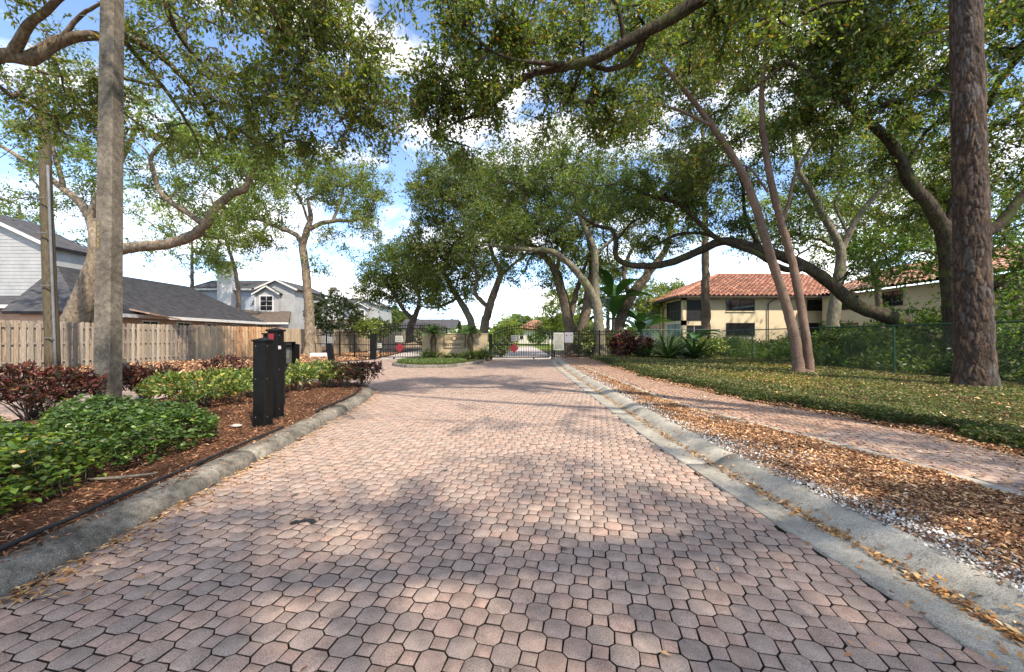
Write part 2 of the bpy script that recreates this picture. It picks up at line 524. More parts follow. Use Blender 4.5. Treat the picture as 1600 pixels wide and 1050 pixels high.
def make_tree(name, label, limbs, blobs, bark, pal, seed, leaf=.09, n_tw=6, n_lf=20, tw_len=.45, r_tip=.008, zmin=2.0,
              twig_geo=False, group=None, sides=12, hang=.0, up=.45, sinuous=.16, wid=.42, cat='tree', crown_name='crown'):
    rng = np.random.default_rng(seed)
    root = thing(name, label, cat, tuple(limbs[0][0][:3]), 0, group)
    base = np.array(limbs[0][0][:3])
    pos = []; rad = []; par = []; islimb = []
    limb_ch = []
    for li, L in enumerate(limbs):
        S = catmull(L, .4 if leaf > .16 else .2)
        k = len(S)
        S[:, :3] += np.vstack([np.zeros(3), rng.normal(0, .02 if leaf > .16 else .005, (k-1, 3))])
        limb_ch.append(S)
        for i in range(k):
            if i == 0:
                par.append(-1 if li == 0 else int(np.argmin([np.linalg.norm(np.array(q)-S[0, :3]) for q in pos])))
            else:
                par.append(len(pos)-1)
            pos.append(S[i, :3].copy()); rad.append(S[i, 3]); islimb.append(True)
    tips = []
    for (c, r, n) in blobs:
        c = np.array(c, float); r = np.array(r, float)
        ncl = max(3, int(n/3.2))
        d = nrm(rng.normal(size=(ncl, 3))); rr = rng.uniform(.25, 1, (ncl, 1))**.45
        cc = d*rr
        pick = rng.integers(0, ncl, n)
        t = cc[pick] + rng.normal(0, .20, (n, 3))
        tips.append(c + t*r)
    tips = np.concatenate(tips)
    P = np.zeros((len(pos) + len(tips)*16, 3)); n0 = len(pos)
    P[:n0] = pos
    count = n0
    parent = list(par)
    elig = np.zeros(len(P), bool); elig[:n0] = P[:n0, 2] > zmin
    if not elig.any(): elig[:n0] = True
    d0 = np.array([np.min(((P[:n0]-t)**2).sum(1)) for t in tips])
    order = np.argsort(d0)
    chains = []; tipinfo = []
    for ti in order:
        t = tips[ti]
        dd = ((P[:count]-t)**2).sum(1)
        dd[~elig[:count]] = 1e9
        j = int(np.argmin(dd)); dist = math.sqrt(dd[j])
        k = min(15, max(2, int(dist/.38)+1))
        a = P[j]; v = t-a
        side = nrm(np.cross(v, rng.normal(size=3))[None])[0]
        s = np.linspace(0, 1, k+1)[1:, None]
        arc = np.sin(s*np.pi)*dist*rng.uniform(.03, sinuous)
        wob = rng.normal(0, .035*min(dist, 2), (k, 3)); wob[-1] = 0
        path = a + v*s + side*arc + np.array([0, 0, 1])*np.sin(s*np.pi)*dist*rng.uniform(0, .12) + wob
        ids = []
        pj = j
        for q in path:
            if count >= len(P): break
            P[count] = q; parent.append(pj); elig[count] = q[2] > zmin*.6; pj = count; ids.append(count); count += 1
        if ids:
            chains.append([j]+ids); tipinfo.append((ids[-1], v/max(dist, 1e-6), ids))
    cnt = np.zeros(count)
    for (tid, _, _) in tipinfo: cnt[tid] += 1
    for i in range(count-1, n0-1, -1):
        cnt[parent[i]] += cnt[i]
    rr = r_tip*np.maximum(cnt, 1)**.48
    rr[:n0] = rad
    ch = []
    for c in chains:
        a = np.zeros((len(c), 4)); a[:, :3] = P[c]; a[:, 3] = rr[c]
        a[0, 3] = min(rr[c[0]]*.9, a[1, 3]*1.15)
        a[1:, 3] = np.minimum(a[1:, 3], a[0, 3])
        ch.append(a)
    # trunk flare
    s0 = limb_ch[0]
    flare = np.exp(-np.maximum(s0[:, 2]-s0[0, 2], 0)/.30)
    s0[:, 3] *= 1 + .55*flare
    V1, F1 = chains_to_tubes(limb_ch, sides if leaf > .16 else 18, rng, .045)
    o = obj('trunk', mesh_np('trunk', V1-base, F1, smooth=True), bark, root)
    V2, F2 = chains_to_tubes(ch, 5)
    tw = []
    # twiglets with leaves
    K = len(tipinfo)*n_tw
    tipc = np.repeat(np.array([P[t[0]] for t in tipinfo]), n_tw, 0)
    tdir = np.repeat(np.array([t[1] for t in tipinfo]), n_tw, 0)
    back = np.array([P[t[2][max(0, len(t[2])-2)]] for t in tipinfo]); back = np.repeat(back, n_tw, 0)
    f = rng.uniform(0, 1, (K, 1))
    start = tipc*f + back*(1-f)
    dr = nrm(tdir*.5 + rng.normal(0, .75, (K, 3)) + np.array([0, 0, .1-hang]))
    ln = tw_len*rng.uniform(.5, 1.35, (K, 1))
    end = start + dr*ln + np.array([0, 0, -1])*hang*ln*.5
    s = rng.uniform(.1, 1.05, (K, n_lf, 1))
    lp = start[:, None] + (end-start)[:, None]*s + rng.normal(0, .02+leaf*.25, (K, n_lf, 3))
    ld = nrm(dr[:, None]*.5 + rng.normal(0, .8, (K, n_lf, 3)) + np.array([0, 0, -.15]))
    lp = lp.reshape(-1, 3); ld = ld.reshape(-1, 3)
    V, Fq = quad_leaves(lp, ld, leaf, rng, up=up, wid=wid)
    grp = np.repeat(np.repeat(np.arange(len(tipinfo)), n_tw), n_lf)
    cols = leaf_cols(len(lp), pal, rng, grp, .28)
    cr = obj(crown_name, mesh_np('crown', V-base, Fq, np.repeat(cols, 4, 0)), M['leaf'], root)
    V2l = [V2]; F2l = [F2]
    if twig_geo:
        tc = [np.array([[*start[i], r_tip*.6], [*((start[i]+end[i])/2+rng.normal(0, .02, 3)), r_tip*.45], [*end[i], r_tip*.25]]) for i in range(K)]
        V3, F3 = chains_to_tubes(tc, 3)
        F3 = F3 + len(V2); V2l.append(V3); F2l.append(F3)
    obj('branches', mesh_np('branches', np.concatenate(V2l)-base, np.concatenate(F2l), smooth=True), bark, root)['kind'] = 'stuff'
    return root

def blade_mesh(name, n, length, width, rng, pal, lift=(.3, 1.2), arch=1.0, seg=5, spread=.06):
    Vs = []; Fs = []; Cs = []
    for i in range(n):
        az = rng.uniform(0, 2*math.pi); el = rng.uniform(*lift)
        L = length*rng.uniform(.65, 1.1); w = width*rng.uniform(.7, 1.1)
        d = np.array([math.cos(az), math.sin(az), 0]); s = np.array([-math.sin(az), math.cos(az), 0])
        p = d*rng.uniform(0, spread) ; p = p.astype(float)
        c = np.array(pal[rng.integers(0, len(pal))][1])*rng.uniform(.75, 1.25)
        b = len(Vs)
        for k in range(seg+1):
            t = k/seg
            ww = w*(1-t**2.2)*(.55+.45*min(1, t*4)) + .001
            Vs += [p - s*ww/2 + np.array([0, 0, ww*.2]), p.copy(), p + s*ww/2 + np.array([0, 0, ww*.2])]; Cs += [c, c*.9, c]
            e = el - arch*t
            p = p + (d*math.cos(e) + np.array([0, 0, math.sin(e)]))*L/seg
        for k in range(seg):
            q = b+k*3
            Fs += [(q, q+1, q+4, q+3), (q+1, q+2, q+5, q+4)]
    return mesh_np(name, np.array(Vs), np.array(Fs), np.array(Cs))

def shrub(name, label, loc, rx, ry, h, n_stem, n_leaf, leaf, pal, seed, z_low=.3, cat='shrub', group=None, mat=None, wid=.35, stemcol=None, tuft=7, up=.35, base_spread=.15):
    """bush of stems that fan out from the base, each with leaf tufts on its upper part"""
    rng = np.random.default_rng(seed)
    root = thing(name, label, cat, loc, 0, group)
    n_tuft = max(1, n_leaf//tuft)
    # tuft positions in a dome
    d = rng.normal(size=(n_tuft, 3)); d = nrm(d); rr = rng.uniform(.35, 1, (n_tuft, 1))**.5
    q = d*rr
    c = np.stack([q[:, 0]*rx, q[:, 1]*ry, h*(z_low + (1-z_low)*(q[:, 2]*.5+.5))], 1)
    c[:, 2] *= 1 + .10*np.sin(c[:, 0]*7+seed)*np.cos(c[:, 1]*6)
    out = nrm(np.stack([q[:, 0], q[:, 1], .5+q[:, 2]], 1))
    P = np.repeat(c, tuft, 0) + rng.normal(0, leaf*.18, (n_tuft*tuft, 3))
    D = nrm(np.repeat(out, tuft, 0)*.55 + rng.normal(0, .6, (n_tuft*tuft, 3)))
    V, Fq = hex_leaves(P, D, leaf, rng, up=up, wid=wid)
    cols = leaf_cols(len(P), pal, rng, np.repeat(np.arange(n_tuft), tuft), .3)
    obj('foliage', mesh_np('foliage', V, Fq, np.repeat(cols, 7, 0)), mat or M['hedge_leaf'], root)
    ch = []
    for i in range(n_stem):
        t = c[rng.integers(0, n_tuft)]
        a = rng.uniform(0, 6.28); b0 = np.array([math.cos(a)*base_spread*rx*rng.uniform(0, 1.6), math.sin(a)*base_spread*ry*rng.uniform(0, 1.6), -.03])
        m = b0*.4 + t*.5 + np.array([0, 0, h*.02])+rng.normal(0, .03, 3); m[:2] = b0[:2]*.55+t[:2]*.45
        ch.append(catmull([[*b0, .011], [*m, .008], [*t, .003]], .12))
    V, Fq = chains_to_tubes(ch, 4)
    obj('stems', mesh_np('stems', V, Fq, smooth=True), stemcol or M['bark_oak'], root)
    return root

def in_poly(x, y, poly):
    poly = np.array(poly); inside = np.zeros(np.shape(x), bool)
    j = len(poly)-1
    for i in range(len(poly)):
        xi, yi = poly[i]; xj, yj = poly[j]
        c = ((yi > y) != (yj > y)) & (x < (xj-xi)*(y-yi)/(yj-yi+1e-12)+xi)
        inside ^= c; j = i
    return inside

def sheet(name, poly, z, mat, res=.25, amp=0.0, zfun=None, parent=None, seed=0, smooth=True, margin=0):
    P = np.array(poly); x0, y0 = P.min(0); x1, y1 = P.max(0)
    xs = np.arange(x0, x1+res, res); ys = np.arange(y0, y1+res, res)
    X, Y = np.meshgrid(xs, ys)
    ins = in_poly(X, Y, poly)
    rng = np.random.default_rng(seed)
    Z = np.full(X.shape, z, float)
    if amp: Z += amp*(np.sin(X*2.1+seed)*np.cos(Y*1.7)+.6*np.sin(X*5.3)*np.sin(Y*4.7+1)) + rng.normal(0, amp*.25, X.shape)
    if zfun is not None: Z = zfun(X, Y, Z)
    ny, nx = X.shape
    i = np.arange(ny*nx).reshape(ny, nx)
    ok = ins[:-1, :-1] & ins[1:, :-1] & ins[:-1, 1:] & ins[1:, 1:]
    q = np.stack([i[:-1, :-1], i[:-1, 1:], i[1:, 1:], i[1:, :-1]], -1)[ok]
    V = np.stack([X, Y, Z], -1).reshape(-1, 3)
    used = np.unique(q); mp = np.full(len(V), -1); mp[used] = np.arange(len(used))
    return obj(name, mesh_np(name, V[used], mp[q], smooth=smooth), mat, parent)

def poly_arc(path):
    P = np.array(path, float); d = np.linalg.norm(np.diff(P, axis=0), axis=1); return P, np.concatenate([[0], np.cumsum(d)])

def at_s(P, S, s):
    return np.stack([np.interp(s, S, P[:, 0]), np.interp(s, S, P[:, 1])], -1)

def kerb(name, path, prof, mat, seg=3.0, gap=.012, closed=False, side=1, step=.25, seed=0):
    """sweep of profile (offset to the side, z); built in segments, one object each"""
    path = catmull([(x, y, 0) for x, y in path], .3)[:, :2]
    P, S = poly_arc(path)
    root = bpy.data.objects.new(name, None); link(root); tag(root, kind='structure')
    rng = np.random.default_rng(seed)
    L = S[-1]; n = max(1, round(L/seg)); sl = L/n
    prof = np.array(prof)
    for i in range(n):
        a = i*sl+gap/2; b = (i+1)*sl-gap/2
        ss = np.linspace(a, b, max(2, int((b-a)/step)+1))
        C = at_s(P, S, ss)
        T = nrm(at_s(P, S, np.minimum(ss+.05, L)) - at_s(P, S, np.maximum(ss-.05, 0)))
        Nn = np.stack([T[:, 1], -T[:, 0]], 1)*side
        m = len(prof)
        dz = rng.normal(0, .0009, (len(ss), m)); dz[:, 0] = 0
        V = np.zeros((len(ss), m, 3))
        V[:, :, :2] = C[:, None]+Nn[:, None]*prof[None, :, 0:1]
        V[:, :, 2] = prof[None, :, 1]+dz+rng.normal(0, .0006)
        V = V.reshape(-1, 3)
        F_ = []
        for k in range(len(ss)-1):
            for j in range(m-1):
                F_.append((k*m+j, (k+1)*m+j, (k+1)*m+j+1, k*m+j+1))
        F_ = np.array(F_)
        me = mesh_np('kerb_segment', V, [F_, np.array([list(range(m)), [ (len(ss)-1)*m+q for q in range(m-1, -1, -1)]])], smooth=False)
        obj('kerb_segment', me, mat, root)
    return root
# ---------------------------------------------------------------- ground, road, kerbs, beds
rng0 = np.random.default_rng(11)
ROAD_R = [(2.02, -1.5), (2.0, 1.6), (1.95, 2.5), (1.88, 3.5), (1.80, 5.5), (1.82, 8), (1.86, 11.5), (1.95, 17), (2.15, 21), (2.35, 24.2)]
BED = [(-2.5, -1.5), (-2.63, 2), (-2.72, 3.5), (-2.8, 5), (-2.95, 7), (-3.1, 8.5), (-3.35, 9.6), (-3.85, 10.45), (-4.6, 10.8), (-5.4, 10.3), (-6.2, 9), (-7.0, 7.2), (-7.3, 5), (-7.5, 2), (-7.6, -1.5)]
LANE_L = [(-14.5, -1.5), (-14.2, 5), (-12.8, 11.5), (-10.9, 17), (-8.3, 24.2)]
MEDIAN = [(-5.95, 24.4), (-6.0, 21.5), (-5.95, 19.8), (-5.55, 18.6), (-4.6, 17.6), (-3.6, 17.35), (-2.7, 17.8), (-1.9, 19.6), (-1.45, 21.8), (-1.3, 24.4)]
WALK_L = [(4.1, -1.5), (3.95, 2.5), (3.93, 3.5), (3.75, 4.6), (3.5, 5.5), (3.15, 7), (3.0, 8.5), (3.0, 10.6), (2.95, 16), (2.95, 24.3), (3.0, 32)]
WALK_R = [(5.5, -1.5), (5.25, 2.5), (5.3, 3.9), (5.3, 5), (5.1, 6.4), (4.65, 7.6), (4.4, 9.5), (4.1, 11.7), (4.2, 16), (4.4, 20), (4.6, 24.3), (4.6, 32)]
ROAD = ROAD_R + LANE_L[::-1]

g = MB(); g.add([(-500, -60, -.06), (500, -60, -.06), (500, 900, -.06), (-500, 900, -.06)], [(0, 1, 2, 3)])
tag(g.build('ground', M['ground']), kind='structure')

road = MB(); road.poly([(x, y, -.012) for x, y in ROAD])
road = road.build('road', M['sand']); tag(road, kind='structure')

OA, OS = .1238, .0745          # octagon width, square side
PER = OA + OS
def paver_rings(kind, gap=.0072, bev=.0020):
    if kind == 'o':
        a = OA/2-gap/2; s = OS/2-gap*.2
        ring = [(s, -a), (a, -s), (a, s), (s, a), (-s, a), (-a, s), (-a, -s), (-s, -a)]
    else:
        s = OS/2-gap/2
        ring = [(s, -s), (s, s), (-s, s), (-s, -s)]
    ring = np.array(ring); inner = ring*(1-bev/np.abs(ring).max())
    return ring, inner
PAV_PAL = [np.array(c) for c in [(.335, .247, .197), (.325, .248, .202), (.352, .253, .200), (.308, .240, .198), (.342, .260, .210), (.368, .258, .202), (.314, .242, .199)]]
TH = R(-12)
E1 = np.array([math.cos(TH), math.sin(TH)]); E2 = np.array([-math.sin(TH), math.cos(TH)])
PROTO = {}
for kd in 'os':
    ring, inner = paver_rings(kd); k = len(ring)
    for v in range(10):
        r2 = np.random.default_rng(v + (50 if kd == 's' else 0))
        c = PAV_PAL[v % len(PAV_PAL)]*r2.uniform(.92, 1.08)
        if kd == 's': c = c*np.array([1.0, .97, .96])
        j = r2.normal(0, .0012, (k, 2))
        V = np.concatenate([np.c_[ring+j, np.full(k, -.02)], np.c_[ring+j, np.full(k, -.002)], np.c_[ring+j, np.full(k, -.002)], np.c_[inner+j, np.zeros(k)]])
        Fs = []
        for lev in (0, 2):
            for i in range(k):
                Fs.append((lev*k+i, lev*k+(i+1) % k, (lev+1)*k+(i+1) % k, (lev+1)*k+i))
        top = np.array([[3*k+i for i in range(k)]])
        cc = np.tile(c, (len(V), 1)); cc[:2*k] *= .22
        me = mesh_np('paver' if kd == 'o' else 'small_paver', V, [np.array(Fs), top], cc)
        me.materials.append(M['paver']); PROTO[kd, v] = me

def pave(poly, holes, z, parent, n_single, ymax_side, seed, shade=1.0, E=(E1, E2)):
    rng = np.random.default_rng(seed)
    e1, e2 = E
    P = np.array(poly); c = P.mean(0); span = np.abs(P-c).max()*1.5
    n = int(span/PER)+2
    I, J = np.meshgrid(np.arange(-n, n), np.arange(-n, n)); I = I.ravel()*PER; J = J.ravel()*PER
    hp = PER/2
    for kd, offs in (('o', ((0, 0), (hp, hp))), ('s', ((hp, 0), (0, hp)))):
        C = np.concatenate([c + (I+a)[:, None]*e1 + (J+b)[:, None]*e2 for a, b in offs])
        ok = in_poly(C[:, 0], C[:, 1], poly)
        for h in holes: ok &= ~in_poly(C[:, 0], C[:, 1], h)
        C = C[ok]
        if len(C) == 0: continue
        # undulating surface: slight settling
        Z = z + .004*np.sin(C[:, 0]*1.3+.7)*np.cos(C[:, 1]*.9) + rng.normal(0, .0011, len(C))
        ang = math.atan2(e1[1], e1[0]) + rng.normal(0, .012, len(C))
        px = CX + F*C[:, 0]/np.maximum(C[:, 1], .1); py = HY + F*(H-z)/np.maximum(C[:, 1], .1)
        vis = (C[:, 1] > .3) & (px > -20) & (px < 1620) & (py < 1075)
        order = np.argsort(np.where(vis, C[:, 1], 1e6))
        single = order[:n_single]
        nm = 'paver' if kd == 'o' else 'small_paver'
        for i in single:
            o = bpy.data.objects.new(nm, PROTO[kd, int(rng.integers(0, 10))])
            o.location = (C[i, 0], C[i, 1], Z[i]); o.rotation_euler = (rng.normal(0, .006), rng.normal(0, .006), ang[i])
            link(o, parent)
        rest = order[n_single:]
        ring, inner = paver_rings(kd); k = len(ring)
        for part in (0, 1):
            sel = rest[(C[rest, 1] < ymax_side)] if part == 0 else rest[(C[rest, 1] >= ymax_side)]
            if len(sel) == 0: continue
            ca, sa = np.cos(ang[sel]), np.sin(ang[sel])
            def put(rg, zz, tilt):
                x = rg[None, :, 0]*ca[:, None]-rg[None, :, 1]*sa[:, None]; y = rg[None, :, 0]*sa[:, None]+rg[None, :, 1]*ca[:, None]
                return np.stack([x+C[sel, 0:1], y+C[sel, 1:2], Z[sel][:, None]+zz+x*tilt[:, :1]+y*tilt[:, 1:]], -1)
            tilt = rng.normal(0, .008, (len(sel), 2))
            cols = np.array(PAV_PAL)[rng.integers(0, len(PAV_PAL), len(sel))]*rng.uniform(.92, 1.08, (len(sel), 1))*shade
            if part == 0:
                lv = [put(ring, -.012, tilt), put(ring, -.002, tilt), put(ring, -.002, tilt), put(inner, 0, tilt)]
                V = np.concatenate(lv, 1).reshape(-1, 3); m = 4*k
                b = (np.arange(len(sel))*m)[:, None]
                Fq = np.concatenate([b+np.array([[l*k+i, l*k+(i+1) % k, (l+1)*k+(i+1) % k, (l+1)*k+i]]) for l in (0, 2) for i in range(k)])
                Ft = b+np.arange(3*k, 4*k)[None]
                cc = np.repeat(cols, m, 0).reshape(len(sel), m, 3); cc[:, :2*k] *= .22
                me = mesh_np('paver_field', V, [Fq, Ft], cc.reshape(-1, 3))
            else:
                V = put(ring, 0, tilt).reshape(-1, 3)
                b = (np.arange(len(sel))*k)[:, None]
                me = mesh_np('paver_field', V, [b+np.arange(k)[None]], np.repeat(cols, k, 0))
            o = obj('paver_field', me, M['paver'], parent); o['kind'] = 'stuff'

pave(ROAD, [BED, MEDIAN], 0.0, road, 300, 9.5, 3)

# road going on behind the gates
d = MB(); d.poly([(-1.3, 24.2, -.02), (2.6, 24.2, -.02), (2.9, 30, -.02), (3.2, 60, -.02), (1.5, 62, -.02), (-.6, 45, -.02), (-1.2, 30, -.02)])
tag(d.build('entrance_drive', M['drive']), kind='structure')
d = MB(); d.poly([(-8.4, 24.2, -.02), (-5.9, 24.2, -.02), (-6, 34, -.02), (-8.5, 60, -.02), (-11.5, 60, -.02), (-9.6, 34, -.02)])
tag(d.build('exit_drive', M['drive']), kind='structure')
d = MB(); d.poly([(1.5, 46, -.035), (30, 46, -.035), (60, 120, -.035), (-40, 120, -.035), (-14, 46, -.035), (-1.2, 46, -.035)])
tag(d.build('far_lawn', M['far_lawn']), kind='structure')

# kerbs
LP = [(0, -.02), (.012, .035), (.035, .085), (.07, .112), (.11, .124), (.25, .122), (.262, .10), (.265, 0)]
kerb('planting_bed_kerb', BED, LP, M['kerb_dark'], 3.05, side=-1, seed=1)
RP = [(-.01, -.02), (-.005, .008), (.0, .012), (.24, .004), (.27, .006), (.31, .022), (.36, .058), (.42, .092), (.47, .104), (.56, .106), (.565, .05)]
kerb('road_kerb', ROAD_R+[(2.7, 27)], RP, M['kerb'], 3.0, side=1, seed=2)
MP = [(0, -.02), (.01, .08), (.03, .125), (.06, .14), (.2, .14), (.21, .05)]
kerb('median_kerb', MEDIAN, MP, M['kerb_dark'], 2.4, side=-1, seed=3)
kerb('sidewalk_border', WALK_L, [(-.02, .0), (0, .099), (.16, .101), (.165, .0)], M['kerb'], 1.5, side=1, seed=4)

def bed_h(x, y, z=0):
    d = np.clip((-2.9-.06*np.clip(y-2, 0, 9)-x)/1.3, 0, 1)
    return .103 + .085*d*d*(3-2*d) + .012*np.sin(x*6.1)*np.cos(y*5.3) + .007*np.sin(x*17+y*11)
bedc = np.array(BED).mean(0)
BED_IN = [(x+(.10 if x < -5 else -.10), min(y, 10.7)) for x, y in BED]
tag(sheet('mulch_bed', BED_IN, .1, M['mulch'], .09, zfun=bed_h), kind='structure')
tag(sheet('median_soil', [(x*.985-.05, y) for x, y in MEDIAN], .13, M['soil_green'], .12, amp=.012), kind='structure')

def xr_road(y): return np.interp(y, [p[1] for p in ROAD_R], [p[0] for p in ROAD_R])
def xl_walk(y): return np.interp(y, [p[1] for p in WALK_L], [p[0] for p in WALK_L])
def xr_walk(y): return np.interp(y, [p[1] for p in WALK_R], [p[0] for p in WALK_R])
def verge_h(x, y, z=0):
    return .100 + .010*np.sin(x*7)*np.cos(y*5) + .006*np.sin(x*19+y*13)
VERGE = [(xr_road(y)+.5, y) for y in np.linspace(-1.5, 24, 40)] + [(xl_walk(y)+.03, y) for y in np.linspace(24, -1.5, 40)]
tag(sheet('mulch_verge', VERGE, .1, M['mulch_dull'], .08, zfun=verge_h), kind='structure')
walk = MB(); walk.poly([(x+.1, y, .088) for x, y in WALK_L] + [(x+.12, y, .088) for x, y in WALK_R[::-1]])
walk = walk.build('sidewalk', M['sand']); tag(walk, kind='structure')
th2 = R(78); pave([(x+.17, y) for x, y in WALK_L]+[(x+.05, y) for x, y in WALK_R[::-1]], [], .100, walk, 120, 10, 5, np.array([1.0, .90, .82]),
                  (np.array([math.cos(th2), math.sin(th2)]), np.array([-math.sin(th2), math.cos(th2)])))

def lawn_h(x, y, z=0):
    d = np.clip((x-xr_walk(y)-.10)/.45, 0, 1); d = d*d*(3-2*d)
    far = np.clip((x-xr_walk(y)-2.0)/3.5, 0, 1)
    return .075 + .11*d*(1-.35*far) + .018*np.sin(x*2.3+.5)*np.cos(y*1.9)*d + .012*np.sin(x*6.1)*np.cos(y*7.3)*d + .0*x
LAWN = [(xr_walk(y)+.02, y) for y in np.linspace(-1.5, 40, 50)] + [(45, 40), (45, -1.5)]
tag(sheet('lawn', LAWN, .1, M['soil_green'], .16, zfun=lawn_h), kind='structure')
tag(sheet('fence_strip', [(-45, -1.5), (-14.45, -1.5), (-14.15, 5), (-12.75, 11.5), (-10.85, 17), (-8.35, 24.2), (-9.6, 34), (-11.5, 60), (-45, 60)], .02, M['mulch_dull'], .4, amp=.012), kind='structure')

# ---------------------------------------------------------------- litter (stuff)
def scatter(poly, n, rng, dens=None):
    P = np.array(poly); lo = P.min(0); hi = P.max(0); out = []
    tot = 0
    while tot < n:
        q = rng.uniform(lo, hi, (n*2, 2)); ok = in_poly(q[:, 0], q[:, 1], poly)
        if dens is not None: ok &= rng.uniform(0, 1, len(q)) < dens(q[:, 0], q[:, 1])
        q = q[ok]; out.append(q); tot += len(q)
    return np.concatenate(out)[:n]

def litter(name, pts, z, size, pal, rng, up=.8, wid=.4, tilt=.22, mat=None, label=None, fold=.16):
    n = len(pts)
    P = np.c_[pts, z + rng.uniform(.002, .012+size*.12, n)]
    a = rng.uniform(0, 6.28, n); D = np.c_[np.cos(a), np.sin(a), rng.normal(0, tilt, n)]
    V, Fq = quad_leaves(P, D, size, rng, up=up, wid=wid, fold=fold)
    o = obj(name, mesh_np(name, V, Fq, np.repeat(leaf_cols(n, pal, rng), 4, 0)), mat or M['litter'])
    return tag(o, label, kind='stuff')
BARK = [(5, (.17, .080, .042)), (4, (.11, .05, .028)), (3, (.25, .13, .068)), (3, (.05, .026, .017)), (1, (.32, .22, .14))]
BARK2 = [(4, (.23, .115, .060)), (4, (.14, .068, .038)), (3, (.34, .185, .09)), (2.5, (.06, .035, .022)), (3.2, (.44, .27, .13)), (1.3, (.46, .36, .24))]
DRY = [(4, (.34, .18, .06)), (4, (.24, .12, .045)), (2, (.36, .24, .11)), (3, (.16, .08, .04)), (.5, (.42, .34, .2))]
rg = np.random.default_rng(21)
q = scatter(BED_IN, 42000, rg, lambda x, y: (y > .8)*np.clip(3.4/np.maximum(y, 1), .12, 1)*(x > -6.5))
litter('bark_mulch', q, bed_h(q[:, 0], q[:, 1]), .043, BARK, rg, up=.6, wid=.22, tilt=.35)
q = scatter(VERGE, 78000, rg, lambda x, y: (y > 1)*np.clip(3.6/np.maximum(y, 1), .15, 1)*np.clip(((x-xr_road(y)-.62-.12*np.sin(y*3.1)-.08*np.sin(y*8))/.28), .03, 1))
litter('fallen_leaf_mulch', q, verge_h(q[:, 0], q[:, 1]), .035, BARK2, rg, up=.65, wid=.34, tilt=.3)
q = scatter(VERGE, 16000, rg, lambda x, y: (y > 1)*np.clip(3.4/np.maximum(y, 1), .1, 1)*np.clip(np.maximum(1-(x-xr_road(y)-.60-.12*np.sin(y*2.7)-.07*np.sin(y*7))/.34, .9*(np.sin(x*3.3+y*1.1)*np.sin(y*1.7+.6) > .62)), .015, 1))
litter('white_shell_gravel', q, verge_h(q[:, 0], q[:, 1]), .019, [(3, (.48, .46, .42)), (2, (.36, .34, .30)), (2, (.22, .19, .155))], rg, up=.5, wid=.8, tilt=.5)
# leaves lying in the gutter and along the kerbs
def along(path, n, off, sd, rng, ymax=22, p=1.6):
    Pp, S = poly_arc(path); s = S[-1]*rng.uniform(0, 1, n)**p
    c = at_s(Pp, S, s); t = nrm(at_s(Pp, S, np.minimum(s+.1, S[-1]))-c+1e-9); nn = np.stack([t[:, 1], -t[:, 0]], 1)
    q = c+nn*(off+rng.normal(0, sd, n))[:, None]
    return q[q[:, 1] < ymax]
rp = ROAD_R[1:]
q = np.concatenate([along(rp, 2300, .275, .018, rg), along(rp, 900, .285, .04, rg), along(rp, 260, .36, .12, rg), along(rp, 160, .12, .12, rg)])
off = q[:, 0]-xr_road(q[:, 1])
litter('gutter_leaves', q, np.interp(off, [p[0] for p in RP[1:]], [p[1] for p in RP[1:]]), .038, DRY, rg, up=.75, wid=.42, tilt=.3)
q = np.concatenate([along(BED[1:9], 1100, .05, .06, rg), along(BED[1:9], 600, .20, .18, rg)])
litter('kerbside_leaves', q, .004, .04, DRY+[(3, (.40, .27, .14))], rg, up=.88, wid=.36, tilt=.12)
q = scatter([(x+.1, y) for x, y in WALK_L]+[(x+.1, y) for x, y in WALK_R[::-1]], 9000, rg, lambda x, y: (y > 2.5)*np.clip(.45+np.abs((x-xl_walk(y))/(xr_walk(y)-xl_walk(y))-.45)*1.4, 0, 1))
litter('sidewalk_leaves', q, .103, .048, BARK2, rg, up=.85, wid=.4, tilt=.15)
q = scatter(ROAD, 500, rg, lambda x, y: (y > 1.2)*(x > -9)*~in_poly(x, y, BED)*~in_poly(x, y, MEDIAN)*.9)
litter('scattered_road_leaves', q, .004, .04, BARK2, rg, up=.88, wid=.4, tilt=.1)
q = scatter([(xr_walk(y)-.05, y) for y in np.linspace(2, 22, 20)]+[(xr_walk(y)+.55, y) for y in np.linspace(22, 2, 20)], 14000, rg, lambda x, y: np.clip(5/np.maximum(y, 1), .2, 1))
litter('lawn_edge_litter', q, .095+lawn_h(q[:, 0], q[:, 1])*.35, .045, BARK2, rg, up=.6, wid=.36, tilt=.3)
q = scatter([(-20.5, 14), (-12.6, 12), (-8.8, 24), (-9.5, 33), (-16, 33)], 14000, rg)
litter('fence_strip_litter', q, .03, .11, BARK2, rg, up=.6, wid=.4, tilt=.3)

